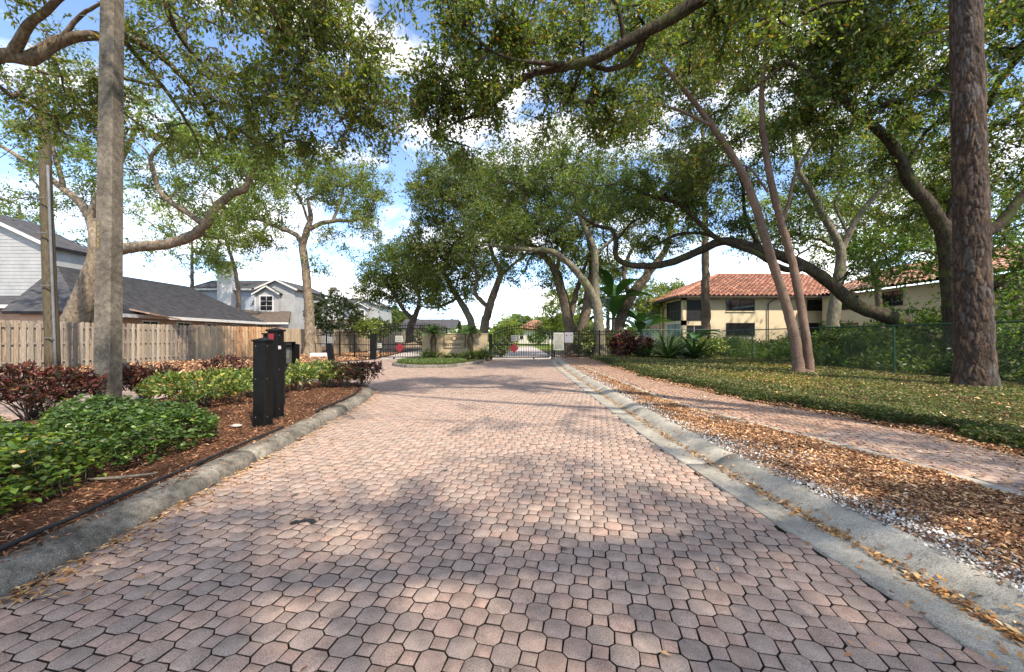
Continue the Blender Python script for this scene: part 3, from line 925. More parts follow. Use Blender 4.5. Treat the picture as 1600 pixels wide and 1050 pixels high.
# lawn and ground cover
GC = [(5, (.055, .078, .024)), (4, (.085, .098, .034)), (2.5, (.120, .115, .042)), (2.4, (.17, .13, .065)), (1.4, (.04, .05, .018))]
YG = [(4, (.115, .135, .030)), (3, (.16, .165, .04)), (2, (.08, .10, .025)), (1.5, (.20, .155, .07))]
def lawn_part(y0, y1, n, size, pal, x_hi=12.7, dens=None, nm='ground_cover', upl=.45, hadd=.02, lab=None):
    ys = np.linspace(y0, y1, 20)
    poly = [(xr_walk(y)+.14, y) for y in ys]+[(x_hi, y) for y in ys[::-1]]
    q = scatter(poly, n, rg, dens)
    ed = .10+.17*np.sin(q[:, 1]*2.1)*np.sin(q[:, 1]*.8+1)+.10*np.sin(q[:, 1]*6.3)
    q = q[(q[:, 0]-xr_walk(q[:, 1])-.14) > ed]; n = len(q)
    z = lawn_h(q[:, 0], q[:, 1])
    e = np.clip(1-(q[:, 0]-xr_walk(q[:, 1])-.1)/1.0, 0, 1)
    P = np.c_[q, z + rg.uniform(-.01, hadd+.05*e, len(q))]
    a = rg.uniform(0, 6.28, n); D = np.c_[np.cos(a), np.sin(a), rg.normal(.35, .45, n)]
    V, Fq = quad_leaves(P, D, size, rg, up=upl, wid=.5)
    cc = leaf_cols(n, pal, rg)
    bare = np.sin(q[:, 0]*2.7+.4)*np.cos(q[:, 1]*2.1)+.7*np.sin(q[:, 0]*5.3+q[:, 1]*3.9)+.5*np.sin(q[:, 0]*9.1-q[:, 1]*7.7)
    br = np.clip(bare-.55, 0, 1)[:, None]*.8
    cc = cc*(1-br)+np.array([.085, .060, .032])*br*rg.uniform(.6, 1.5, (len(cc), 1))
    yel = np.clip(np.sin(q[:, 0]*.9+1)*np.cos(q[:, 1]*.55)*1.2+.2*np.sin(q[:, 0]*3)-e, 0, 1)[:, None]
    cc = cc*(1-.6*yel) + cc*np.array([1.9, 1.5, 1.1])*.6*yel
    return tag(obj(nm, mesh_np(nm, V, Fq, np.repeat(cc, 4, 0)), M['lawn_leaf']), lab, kind='stuff')
lawn_part(2.5, 7.5, 52000, .040, GC, 10)
lawn_part(7.5, 13, 62000, .052, GC)
lawn_part(13, 26, 40000, .085, GC)
q = scatter([(xr_walk(y)+.3, y) for y in np.linspace(3, 22, 20)]+[(12.6, y) for y in np.linspace(22, 3, 20)], 5200, rg, lambda x, y: np.clip(np.sin(x*1.9+1)*np.cos(y*1.3)+.35, .12, 1)*np.clip(9/np.maximum(y, 1), .3, 1))
litter('leaves_on_lawn', q, lawn_h(q[:, 0], q[:, 1])+.018, .055, BARK2, rg, up=.7, wid=.42, tilt=.3)
# denser raised front edge
n = 36000; y = 2.5+19*rg.uniform(0, 1, n)**1.5; off = np.abs(rg.normal(.14, .22, n))+.05
off += .12+.17*np.sin(y*2.1)*np.sin(y*.8+1)+.10*np.sin(y*6.3)
x = xr_walk(y)+off; a = rg.uniform(0, 6.28, n)
P = np.c_[x, y, .09+rg.uniform(0, 1, n)*np.clip(.05+off*.38, .03, .17)]
V, Fq = quad_leaves(P, np.c_[np.cos(a)-.4, np.sin(a), rg.normal(.4, .4, n)], .05, rg, up=.4, wid=.5)
tag(obj('ground_cover_edge', mesh_np('ground_cover_edge', V, Fq, np.repeat(leaf_cols(n, GC[:3]+GC[4:]+[(3, (.035, .07, .018))], rg)*.6, 4, 0)), M['lawn_leaf']), kind='stuff')
# median grass
ml = [(-5.75, 20.9), (-5.7, 19.8), (-5.35, 18.8), (-4.55, 17.85), (-3.6, 17.6), (-2.85, 18.0), (-2.2, 19.5), (-2.6, 20.9)]
q = scatter(ml, 16000, rg); n = len(q); a = rg.uniform(0, 6.28, n)
V, Fq = quad_leaves(np.c_[q, np.full(n, .14)+rg.uniform(0, .05, n)], np.c_[np.cos(a)*.5, np.sin(a)*.5, rg.uniform(.5, 1.3, n)], .10, rg, up=.2, wid=.16)
tag(obj('median_grass', mesh_np('median_grass', V, Fq, np.repeat(leaf_cols(n, [(3, (.06, .09, .02)), (2, (.09, .13, .03)), (1, (.035, .055, .015))], rg), 4, 0)), M['blade']), kind='stuff')

# edging hose along the inside of the kerb
hose = MB()
def hose_run(y0, y1, seed):
    r = random.Random(seed); pts = []
    y = y0
    while y < y1:
        xk = np.interp(y, [p[1] for p in BED[:7]], [p[0] for p in BED[:7]])-.275
        pts.append((xk-.012*math.sin(y*2.1)-.01*r.random(), y, .142+.006*math.sin(y*3))); y += .18
    return pts
h = MB(); h.tube(hose_run(.3, 5.35, 1), .016, 8)
tag(h.build('edging_tube', M['blackmatt'], smooth=True), 'long black edging tube lying along the kerb in front of the hedge', 'edging', 'black edging tubes beside the kerb')
h = MB(); h.tube(hose_run(6.5, 9.4, 2), .018, 8)
tag(h.build('edging_tube', M['blackmatt'], smooth=True), 'short black edging tube on the kerb beyond the black posts', 'edging', 'black edging tubes beside the kerb')
# rag on the road
def rag():
    r = np.random.default_rng(5)
    c = (475-800)/620*2.88; Y = 2.88
    pts = [(-.085, -.03), (-.055, -.012), (-.03, .004), (-.005, .018), (.02, .030), (.045, .022), (.065, -.002), (.060, -.026)]
    h = MB()
    n = 9; vs = []; fs = []
    for i, (x, y) in enumerate(pts):
        t = np.array(pts[min(i+1, len(pts)-1)])-np.array(pts[max(i-1, 0)]); t = t/np.linalg.norm(t); nn = np.array([-t[1], t[0]])
        w = [.010, .020, .014, .018, .020, .024, .028, .010][i]
        for k in range(5):
            u = (k-2)/2*w
            vs.append((x+nn[0]*u+r.normal(0, .003), y+nn[1]*u+r.normal(0, .003), .004+.016*abs(r.normal())*(1-abs(k-2)/3)))
    for i in range(len(pts)-1):
        for k in range(4): fs.append((i*5+k, i*5+k+1, (i+1)*5+k+1, (i+1)*5+k))
    h.add(vs, fs)
    b = len(h.v); h.add([(.015, .03, .006), (.030, .055, .02), (.022, .028, .01)], [(0, 1, 2)])
    o = h.build('rag', M['rag'], loc=(c, Y, .004)); tag(o, 'crumpled dark scrap of cloth lying on the road pavers', 'rag')
rag()
def pebble(name, label, cat, loc, r, seed, mat):
    rn = np.random.default_rng(seed); h = MB(); vs = []; fs = []
    nu, nv = 9, 6
    for i in range(nv+1):
        th = math.pi*i/nv
        for k in range(nu):
            a = 2*math.pi*k/nu; f = 1+rn.normal(0, .08) if 0 < i < nv else 1
            vs.append((r[0]*math.sin(th)*math.cos(a)*f, r[1]*math.sin(th)*math.sin(a)*f, r[2]*math.cos(th)))
    for i in range(nv):
        for k in range(nu):
            j = (k+1) % nu; fs.append((i*nu+k, i*nu+j, (i+1)*nu+j, (i+1)*nu+k))
    h.add(vs, fs); o = h.build(name, mat, smooth=True, loc=loc); tag(o, label, cat); return o
pebble('stone', 'small flat pale stone on the mulch beside the black post', 'stone', (-3.72, 5.35, .16), (.075, .055, .022), 3, M['stone'])
h = MB(); h.tube([(-3.55, 3.32, .16), (-3.35, 3.40, .15), (-3.15, 3.52, .145)], [.012, .014, .008], 7)
tag(h.build('stick', M['bark_grey'], smooth=True), 'mossy stick lying on the mulch in front of the hedge', 'stick')
h = MB(); h.tube([(-6.0, 9.2, .22), (-5.85, 9.0, .30), (-5.6, 8.8, .26), (-5.4, 8.65, .2)], [.03, .06, .05, .02], 8)
tag(h.build('driftwood', M['bark_pale'], smooth=True), 'weathered pale piece of wood lying under the yellow-green shrubs', 'driftwood')
# ---------------------------------------------------------------- poles and posts
def concrete_pole():
    X, Y = -6.24, 6.12
    root = thing('utility_pole', 'tall square concrete utility pole rising from the hedge', 'utility pole', (X, Y, .1))
    h = MB(); N = 14; top = 9.2
    vs = []; fs = []
    for i in range(N+1):
        z = top*i/N; s = .128-.030*z/top; c = .028; dx = .012*z; 
        r = [(-s+c, -s), (s-c, -s), (s, -s+c), (s, s-c), (s-c, s), (-s+c, s), (-s, s-c), (-s, -s+c)]
        vs += [(x+dx, y, z) for x, y in r]
    for i in range(N):
        for k in range(8):
            j = (k+1) % 8; fs.append((i*8+k, i*8+j, (i+1)*8+j, (i+1)*8+k))
    fs.append(tuple(N*8+k for k in range(8)))
    h.add(vs, fs); h.build('shaft', M['pole_concrete'], root)
    ym = m_basic('yellow_number_material', (.42, .30, .03), (.30, .21, .02), 30, .7, .2, 0)
    # faded vertical row of painted digits on the camera-facing side
    for k, ch in enumerate('11453'):
        z = 2.95-k*.085; s = .128-.030*z/top
        text_mesh('digit', ch, .078, ym, root, (.012*z-.055, -s-.0015, z))
concrete_pole()

def wood_pole():
    p0 = W(83, 580, 15.0); p0[2] = 0
    p1 = W(66, 137, 15.2)
    root = thing('utility_pole', 'mossy wooden utility pole with a slim conduit beside the picket fence', 'utility pole', tuple(p0))
    d = p1-p0
    h = MB(); pts = []; rad = []
    rr = np.random.default_rng(4)
    for i in range(15):
        t = i/14; pts.append((d[0]*t+rr.normal(0, .008), d[1]*t, d[2]*t)); rad.append(.215-.06*t)
    h.tube(pts, rad, 16); h.build('shaft', M['wood_pole'], root, smooth=True)
    c = MB(); c.tube([(.25+d[0]*t, -.13+d[1]*t, d[2]*t) for t in np.linspace(0, .72, 8)], .042, 10)
    c.build('conduit', M['metal_grey'], root, smooth=True)
    for t in (.12, .3, .48, .6):
        b = MB(); z = d[2]*t
        b.box(-.02+d[0]*t, .33+d[0]*t, -.22, -.185, z, z+.03); b.build('strap', M['metal_grey'], root)
    w = MB()
    for a, bb in (((-9, 3, 10.2), (d[0], d[1], d[2]-.5)), ((-9, 2, 8.6), (d[0], d[1], d[2]-1.4))):
        w.tube([tuple(np.array(a)*(1-t)+np.array(bb)*t-np.array([0, 0, 1.1*math.sin(t*math.pi)])) for t in np.linspace(0, 1, 14)], .013, 5)
    w.build('cable', M['blackmatt'], root)
wood_pole()

def cap_post(name, label, cat, x, y, z0, z1, s, dpt, cap=.02, lean=0, group=None):
    root = thing(name, label, cat, (x, y, z0), 0, group)
    hh = z1-z0
    h = MB(); h.box(-s/2, s/2, -dpt/2, dpt/2, -.03, hh-.03, .006); h.build('shaft', M['black'], root)
    bp = MB(); bp.box(-s/2-.025, s/2+.025, -dpt/2-.025, dpt/2+.025, -.02, .012, .003); bp.build('base_plate', M['blackmatt'], root)
    for zz in (hh-.09, hh*.55, .14):
        sc = MB(); sc.tube([(s/2, -dpt*.22, zz), (s/2+.004, -dpt*.22, zz)], .007, 8); sc.tube([(-s*.25, -dpt/2-.004, zz), (-s*.25, -dpt/2, zz)], .007, 8); sc.build('screw', M['metal_grey'], root)['kind'] = 'stuff'
    c = MB(); a, b = s/2+cap, dpt/2+cap
    c.box(-a, a, -b, b, hh-.03, hh-.004, .003); c.build('cap', M['black'], root)
    p = MB(); p.add([(-a*.93, -b*.93, hh-.004), (a*.93, -b*.93, hh-.004), (a*.93, b*.93, hh-.004), (-a*.93, b*.93, hh-.004), (0, 0, hh+.028)], [(0, 1, 4), (1, 2, 4), (2, 3, 4), (3, 0, 4)])
    p.build('cap_top', M['black'], root)
    root.rotation_euler = (0, lean, 0)
    return root
cap_post('bollard', 'nearest black square post standing alone with a low pyramid cap', 'bollard', -3.45, 5.50, .12, 1.32, .165, .19, .012)
k = cap_post('access_pillar', 'black access pillar with a red badge on top, behind the nearest post', 'pillar', -3.62, 6.08, .12, 1.47, .155, .18, .02)
h = MB(); h.box(-.055, .03, -.1045, -.092, 1.20, 1.285, .004); h.build('red_badge', M['red'], k)
h = MB(); h.box(-.16, -.079, -.06, .08, .02, 1.27, .004); h.box(-.175, -.07, -.075, .095, 1.27, 1.295, .003); h.build('side_housing', M['black'], k)
h = MB(); h.box(.079, .092, -.07, -.02, 1.05, 1.10); h.build('latch_plate', M['white'], k)

def keypad():
    root = thing('keypad_kiosk', 'black gate keypad box on a slim post facing the road', 'keypad', (-4.02, 6.95, .12))
    h = MB(); h.box(-.045, .035, -.05, .03, -.03, .78, .004); h.build('post', M['blackmatt'], root)
    h = MB(); h.obox((0, -.01, .55), (.0, .11, .78), .05, .05); h.build('brace', M['blackmatt'], root)
    h = MB(); h.box(-.11, .045, -.10, .21, .76, 1.14, .006); h.box(.045, .115, -.10, -.088, .76, 1.14); h.box(.045, .115, .198, .21, .76, 1.14); h.box(.045, .125, -.10, .21, 1.14, 1.152)
    h.build('housing', M['black'], root)
    p = MB(); p.box(.045, .052, -.086, .196, .768, 1.132); p.build('face_plate', m_basic('keypad_plate_material', (.10, .105, .09), (.07, .075, .065), 8, .45, .4, 0), root)
    km = m_basic('key_material', (.22, .23, .20), (.16, .165, .145), 12, .5, .4, 0)
    s = MB(); s.box(.052, .056, -.05, .16, 1.05, 1.09); s.build('display', M['window'], root)
    me = None
    for r_ in range(4):
        for c_ in range(3):
            if me is None:
                b = MB(); b.box(0, .006, 0, .026, 0, .026, .002); me = b.mesh('key'); me.materials.append(km)
            o = bpy.data.objects.new('key', me); o.location = (.052, .0+c_*.038, .985-r_*.038); link(o, root)
    b = MB(); b.box(.05, .09, -.075, -.045, .775, .80); b.build('lock', M['white'], root)
keypad()
cap_post('bollard', 'short black post half hidden by the yellow-green shrubs behind the keypad', 'bollard', -5.50, 10.05, .1, 1.17, .16, .17, .008)
cap_post('bollard', 'leaning black bollard on the mulch near the iron fence', 'bollard', -9.95, 21.9, 0, 1.02, .27, .27, .0, lean=R(-9))
h = MB(); h.box(-.6, .6, -.3, .3, 0, .26, .04)
o = h.build('utility_box', M['white'], loc=(-13.3, 27.5, .0)); tag(o, 'low pale utility box on the mulch before the wooden fence', 'utility box')
h = MB(); h.tube([(0, 0, 0), (.05, .1, .35), (-.18, .1, .62)], [.14, .13, .12], 10)
tag(h.build('stump', M['bark_pale'], smooth=True, loc=(-13.0, 13.2, 0)), 'short pale leaning stump against the picket fence behind the concrete pole', 'stump')

# ---------------------------------------------------------------- wooden fences
def slat_mesh(seed, w, hgt, col, tk=.018, dog=.03):
    r = random.Random(seed); h = MB()
    j = r.uniform(-.004, .004); t = r.uniform(-.02, .02)
    pr = [(-w/2, 0), (w/2, 0), (w/2+j*.5, hgt-dog+t), (w/2-.028+j, hgt+t), (-w/2+.028+j, hgt+t), (-w/2+j*.5, hgt-dog+t)]
    f = [(x, -tk/2, z) for x, z in pr]; b = [(x, tk/2, z) for x, z in pr]
    n = 6; h.col = col
    h.add(f+b, [tuple(range(n)), tuple(range(2*n-1, n-1, -1))]+[(i, i+n, (i+1) % n+n, (i+1) % n) for i in range(n)])
    me = h.mesh('slat', tint=True); me.materials.append(M['fence_wood']); return me
GREYW = [(.36, .31, .245), (.30, .255, .20), (.41, .35, .27), (.25, .21, .165), (.34, .27, .19)]
NEWW = [(.50, .29, .15), (.56, .36, .20), (.44, .25, .13), (.58, .41, .25)]
TANW = [(.42, .33, .22), (.36, .28, .19), (.47, .37, .25)]
DARKW = [(.27, .225, .17), (.21, .175, .135)]
def wood_fence(label, A, B, hgt, pitch, w, pal, shadowbox=True, post_every=2.4, z=0.0, single_cap=300, cap_rail=False):
    A = np.array(A, float); B = np.array(B, float); L = np.linalg.norm(B-A); t = (B-A)/L; ang = math.atan2(t[1], t[0])
    root = thing('wooden_fence', label, 'fence', (A[0], A[1], z), ang)
    prot = [slat_mesh(i*7+int(L*10), w, hgt, pal[i % len(pal)]) for i in range(len(pal)*2)]
    r = random.Random(int(L*100))
    n = int(L/pitch)
    for i in range(n):
        for side in ((0, 1) if shadowbox else (0,)):
            o = bpy.data.objects.new('slat', r.choice(prot))
            o.location = ((i+.5*side+.3)*pitch+r.uniform(-.008, .008), (-.03 if side == 0 else .05), r.uniform(.0, .03))
            o.rotation_euler = (0, r.uniform(-.012, .012), 0); link(o, root)
    rl = MB(); rl.col = tuple(np.array(pal[0])*.8)
    for zz in (.28, hgt*.52, hgt-.26): rl.box(0, L, -.018, .018, zz, zz+.085)
    rl.build('rail', M['fence_wood'], root, tint=True)
    me = None; k = 0.0
    while k <= L+.01:
        if me is None:
            b = MB(); b.col = tuple(np.array(pal[-1])*.9); b.box(-.048, .048, -.048+.09, .048+.09, -.05, hgt+.03, .006); me = b.mesh('post', tint=True); me.materials.append(M['fence_wood'])
        o = bpy.data.objects.new('post', me); o.location = (min(k, L), 0, 0); link(o, root); k += post_every
    return root
def fl(Y): return (-20.4+(Y-15.8)*.2486, Y)
wood_fence('weathered grey picket fence behind the red-leaved shrubs and the poles', fl(11.5), fl(23.15), 2.02, .228, .125, GREYW)
wood_fence('short pale boarded fence panel between the grey and the orange fence', fl(23.25), fl(24.9), 2.05, .15, .142, TANW, shadowbox=False, post_every=1.6)
wood_fence('newer orange-brown picket fence right of the boarded panel', fl(25.0), fl(29.5), 2.04, .21, .14, NEWW, post_every=2.2)
wood_fence('tan picket fence running behind the slender tree', fl(29.55), fl(33.6), 2.0, .19, .14, TANW)
wood_fence('pale board fence beyond the exit gate', (-15.0, 33.7), (-12.7, 60), 2.0, .3, .29, TANW, shadowbox=False, post_every=2.4)
h = MB(); h.box(-.1, .1, 0, 26, 0, .15); o = h.build('garden_edging', M['kerb'], loc=(-12.2, 33.8, 0)); o.rotation_euler = (0, 0, R(-4)); tag(o, 'long pale concrete edging in front of the board fence beyond the gate', 'edging')
tag(sheet('orange_mulch_bed', [(-12.3, 34), (-10.0, 34), (-8.8, 56), (-10.6, 56)], .01, M['mulch'], .5), kind='structure')

# ---------------------------------------------------------------- iron gates and fences
def bars(mb, xs, y, z0, ztop, s=.0145):
    for x in xs:
        zt = ztop(x) if callable(ztop) else ztop
        mb.box(x-s, x+s, y-s, y+s, z0, zt-.06)
        mb.add([(x-s, y-s, zt-.06), (x+s, y-s, zt-.06), (x+s, y+s, zt-.06), (x-s, y+s, zt-.06), (x, y, zt)], [(0, 1, 4), (1, 2, 4), (2, 3, 4), (3, 0, 4)])
def rail_curve(mb, x0, x1, y, zf, s=.018, n=24):
    xs = np.linspace(x0, x1, n+1)
    for a, b in zip(xs[:-1], xs[1:]): mb.obox((a, y, zf(a)), (b+.002, y, zf(b)), .04, .05)
def gate(label, x0, x1, Y, peak, base_top, wheel_at, post_list=()):
    root = thing('iron_gate', label, 'gate', ((x0+x1)/2, Y, 0))
    hw = (x1-x0)/2
    zf = lambda x: base_top + (peak-base_top)*math.cos(min(1, abs(x)/hw)*math.pi/2)**.8
    fr = MB(); fr.box(-hw, -hw+.06, -.03, .03, .10, zf(-hw)); fr.box(hw-.06, hw, -.03, .03, .10, zf(hw))
    fr.box(-hw+.06, hw-.06, -.025, .025, .10, .16); fr.box(-hw+.06, hw-.06, -.02, .02, .87, .93)
    rail_curve(fr, -hw, hw, 0, zf); rail_curve(fr, -hw, hw, 0, lambda x: zf(x)-.16)
    fr.build('frame', M['black'], root)
    b = MB(); bars(b, np.arange(-hw+.13, hw-.08, .105), 0, .15, lambda x: zf(x)+.20); b.build('bars', M['black'], root)
    for wx in wheel_at:
        w = MB(); w.box(wx-.04, wx+.04, -.03, .03, .03, .10); w.tube([(wx, -.02, .045), (wx, .02, .045)], .05, 12); w.build('roller', M['blackmatt'], root)
    return root
def mini_lines(parent, x0, x1, z0, z1, y, rows, th=.008, seed=0):
    r = random.Random(seed); m = MB()
    for i in range(rows):
        z = z1-(z1-z0)*(i+.5)/rows; x = x0
        while x < x1-.01:
            w = r.uniform(.015, .05); m.box(x, min(x+w, x1), y-.001, y, z-th/2, z+th/2); x += w+.014
    m.build('lettering', M['ink'], parent)
GY = 24.2
gate('arched iron entrance gate across the road with a red diamond', -1.12, 2.28, GY, 2.05, 1.66, (.75,))
gate('arched iron exit gate with a red diamond, left of the sign wall', -8.15, -4.0, GY+.25, 2.08, 1.9, (-1.2,))
def diamond(label, x, z, Y):
    h = MB(); a = .30
    n = 4; P = [(a, 0), (0, a), (-a, 0), (0, -a)]
    h.add([(p, -.008, q) for p, q in P]+[(p, .004, q) for p, q in P], [(0, 1, 2, 3), (7, 6, 5, 4)]+[(i, (i+1) % 4, (i+1) % 4+4, i+4) for i in range(4)])
    o = h.build('reflector_sign', M['red'], loc=(x, Y-.05, z)); tag(o, label, 'sign', 'red diamond signs on the gates')
p = W(803, 544, GY); diamond('red diamond sign on the entrance gate right of the sign wall', p[0], p[2], GY)
p = W(625, 543, GY+.25); diamond('red diamond sign on the exit gate left of the sign wall', p[0], p[2], GY+.25)
def plate(name, label, x, z, w, hh, Y, mat, rows=0, dark_blobs=(), seed=1, cat='sign'):
    root = thing(name, label, cat, (x, Y, z))
    h = MB(); h.box(-w/2, w/2, -.012, .0, -hh/2, hh/2, .002); h.build('board', mat, root)
    if rows: mini_lines(root, -w/2*.82, w/2*.82, -hh/2*.86, hh/2*.86, -.0125, rows, hh*.45/rows, seed)
    for bx, bz, br in dark_blobs:
        m = MB(); m.tube([(bx*w, -.0135, bz*hh), (bx*w, -.012, bz*hh)], br*w, 12); m.build('symbol', M['ink'], root)
    return root
p = W(803.5, 528.5, GY); plate('notice', 'small grey notice above the red diamond on the entrance gate', p[0], p[2], .38, .36, GY-.04, M['signgrey'], 3, seed=2)
p = W(624, 529.5, GY+.25); plate('notice', 'small pale notice above the red diamond on the exit gate', p[0], p[2], .46, .38, GY+.2, M['signpaper'], 3, seed=3)
p = W(593.5, 540, GY+.25); plate('notice', 'tiny pale notice low on the bars beside the exit gate post', p[0], p[2], .26, .28, GY+.19, M['signpaper'], 2, seed=4)
p = W(872.8, 533.4, GY); plate('notice_board', 'tall beige notice board hung on the iron fence right of the gate', p[0], p[2], .62, 1.06, GY-.06, M['signpaper'], 13, seed=5, cat='notice board')
p = W(888.6, 527.3, GY); plate('sign', 'square grey sign with two dark dots on the iron fence', p[0], p[2], .52, .62, GY-.05, M['signgrey'], 0, ((-.27, .20, .085), (.27, .20, .085)), cat='sign')

def gate_post(label, x, Y, s, z1):
    o = MB(); o.box(-s/2, s/2, -s/2, s/2, 0, z1, .006); o.box(-s/2-.012, s/2+.012, -s/2-.012, s/2+.012, z1, z1+.03, .003)
    tag(o.build('gate_post', M['black'], loc=(x, Y, 0)), label, 'gate post')
gate_post('thick black gate post between the sign wall and the entrance gate', -1.30, GY-.1, .20, 1.52)
gate_post('thick black gate post at the left end of the exit gate', -8.40, GY-.1, .26, 1.55)
gate_post('slim black gate post at the right end of the entrance gate', 2.44, GY, .09, 1.72)

def iron_fence(label, pts, posts_every=1.3, hgt=1.68, sp=.11, bw=.013):
    root = thing('iron_fence', label, 'fence', (*pts[0], 0))
    o = np.array(pts[0])
    rl = MB(); br = MB()
    me = None
    for a, b in zip(pts[:-1], pts[1:]):
        a = np.array(a)-o; b = np.array(b)-o; L = np.linalg.norm(b-a); t = (b-a)/L
        for z in (.16, .88, hgt-.16, hgt): rl.obox((*a, z), (*b, z), .04, .045)
        n = int(L/sp)
        for i in range(n):
            p = a+t*(i+.5)*sp
            br.box(p[0]-bw, p[0]+bw, p[1]-bw, p[1]+bw, .10, hgt+.10)
        k = 0
        while k < L-.3:
            if me is None:
                m = MB(); m.box(-.035, .035, -.035, .035, 0, hgt+.12, .004); me = m.mesh('post'); me.materials.append(M['black'])
            q = bpy.data.objects.new('post', me); p = a+t*k; q.location = (p[0], p[1], 0); link(q, root); k += posts_every
    rl.build('rail', M['black'], root); br.build('bars', M['black'], root)
    return root
iron_fence('black iron fence right of the entrance gate in front of the oak trunks', [(2.56, GY), (4.05, GY), (5.32, GY), (7.9, GY)], 1.3)
iron_fence('black iron fence running back from the exit gate to the wooden fence', [(-8.6, GY), (-14.6, 29.6)], 2.1, 1.66, .21, .009)

def chain_link(label, pts, hgt=1.66, z=.1, every=3.0, d=.085):
    root = thing('chain_link_fence', label, 'fence', (*pts[0], z))
    o = np.array(pts[0]); rl = MB(); ch = []
    me = None
    for a, b in zip(pts[:-1], pts[1:]):
        a = np.array(a)-o; b = np.array(b)-o; L = np.linalg.norm(b-a); t = (b-a)/L
        rl.tube([(*a, hgt), (*b, hgt)], .024, 8)
        k = 0
        while k < L+.01:
            if me is None:
                m = MB(); m.tube([(0, 0, -.05), (0, 0, hgt+.03)], .030, 8); me = m.mesh('post', smooth=False); me.materials.append(M['green_metal'])
            q = bpy.data.objects.new('post', me); p = a+t*k; q.location = (p[0], p[1], 0); link(q, root); k += every
        for s in np.arange(-hgt, L, d):
            for sg in (0, 1):
                s0, s1 = max(s, 0), min(s+hgt, L)
                if s1 <= s0: continue
                z0, z1 = (s0-s), (s1-s)
                if sg: z0, z1 = hgt-z0, hgt-z1
                p0 = a+t*s0; p1 = a+t*s1; ch.append(np.array([[p0[0], p0[1], z0, .0026], [p1[0], p1[1], z1, .0026]]))
    rl.build('rail', M['green_metal'], root)
    V, Fq = chains_to_tubes(ch, 3); obj('wire_mesh', mesh_np('wire_mesh', V, Fq), M['green_metal'], root)
chain_link('green chain link fence along the lawn in front of the undergrowth', [(12.9, 5.5), (12.9, 24.4)], every=3.95, hgt=1.65)
chain_link('green chain link fence between the iron fence and the corner by the bromeliads', [(7.95, GY), (12.8, 24.4)], every=2.45, hgt=1.72)

# ---------------------------------------------------------------- sign wall
def sign_wall():
    Y = 22.9; x0 = -5.18; x1 = -1.42; root = thing('sign_wall', 'long beige stucco sign wall with an ENTRANCE plaque on the median', 'wall', ((x0+x1)/2, Y, .1))
    hw = (x1-x0)/2; zt = 1.42
    h = MB(); h.box(-hw, hw, 0, .30, -.1, zt, .02); h.build('wall', M['stucco_wall'], root)
    h = MB(); h.box(-hw-.02, hw+.02, -.02, .32, zt, zt+.05, .01); h.build('coping', M['stucco_wall'], root)
    cx = (710.5-CX)/F*Y-(x0+x1)/2; w = .58
    brown = m_basic('sign_brown_material', (.16, .095, .05), (.11, .065, .035), 9, .7, .3, 0)
    f = MB(); zb, ze = .66, 1.40
    f.box(cx-w-.04, cx-w, -.05, 0, zb-.02, ze+.04); f.box(cx+w, cx+w+.05, -.05, 0, zb-.02, ze+.04); f.box(cx-w, cx+w, -.045, 0, ze, ze+.035); f.box(cx-w, cx+w, -.045, 0, zb-.03, zb)
    f.build('plaque_frame', brown, root)
    b = MB(); b.box(cx-w, cx+w, -.02, 0, zb, ze); b.build('plaque', M['stucco_wall'], root)
    s = MB(); s.box(cx-w*.88, cx+w*.88, -.035, -.02, 1.10, 1.29); s.build('name_band', m_basic('band_material', (.20, .15, .095), (.14, .105, .065), 9, .7, .3, 0), root)
    e = MB(); e.tube([(cx-.02, -.047, 1.19), (cx-.02, -.02, 1.19)], .15, 20); e.build('emblem', brown, root)
    e = MB(); e.tube([(cx-.02, -.052, 1.19), (cx-.02, -.047, 1.19)], .10, 18); e.build('emblem_centre', M['stucco_wall'], root)
    text_mesh('lettering', 'ENTRANCE', .235, M['ink'], root, (cx, -.027, .755), .006, .004, 1.02)
    m = MB(); r = random.Random(4)
    for a, bb in ((-w*.82, -.21), (.17, w*.82)):
        x = cx+a
        while x < cx+bb-.02:
            m.box(x, x+.022, -.040, -.035, 1.13, 1.26)
            if r.random() < .6: m.box(x+.022, x+.05, -.040, -.035, r.choice((1.13, 1.19, 1.24)), r.choice((1.15, 1.21, 1.26)))
            x += .088
    m.build('band_lettering', M['stucco_wall'], root)
sign_wall()

# ---------------------------------------------------------------- houses on the left
def siding(mb, A, B, poly, board=.20, lap=.022, skip=()):
    """lapped boards on the vertical wall from A to B (x, y); poly in (s, z); skip = rects (s0,s1,z0,z1)"""
    A = np.array(A, float); B = np.array(B, float); t = (B-A)/np.linalg.norm(B-A); n = np.array([t[1], -t[0]])
    P = poly; zs = [p[1] for p in P]; z = min(zs)
    while z < max(zs)-.01:
        zc = z+board*.5; xs = []
        for (s0, a0), (s1, a1) in zip(P, P[1:]+P[:1]):
            if (a0 > zc) != (a1 > zc): xs.append(s0+(s1-s0)*(zc-a0)/(a1-a0))
        xs.sort(); segs = [(xs[i], xs[i+1]) for i in range(0, len(xs)-1, 2)]
        for (a, b) in segs:
            parts = [(a, b)]
            for (q0, q1, r0, r1) in skip:
                if r0 < zc < r1:
                    new = []
                    for (u, v) in parts:
                        if q1 <= u or q0 >= v: new.append((u, v)); continue
                        if u < q0: new.append((u, q0))
                        if v > q1: new.append((q1, v))
                    parts = new
            for (u, v) in parts:
                p0, p1 = A+t*u, A+t*v; o1 = n*lap; o2 = n*.002
                z1 = z+board
                mb.add([(*(p0+o1), z), (*(p1+o1), z), (*(p1+o2), z1), (*(p0+o2), z1), (*p0, z), (*p1, z)], [(0, 1, 2, 3), (4, 5, 1, 0)])
        z += board
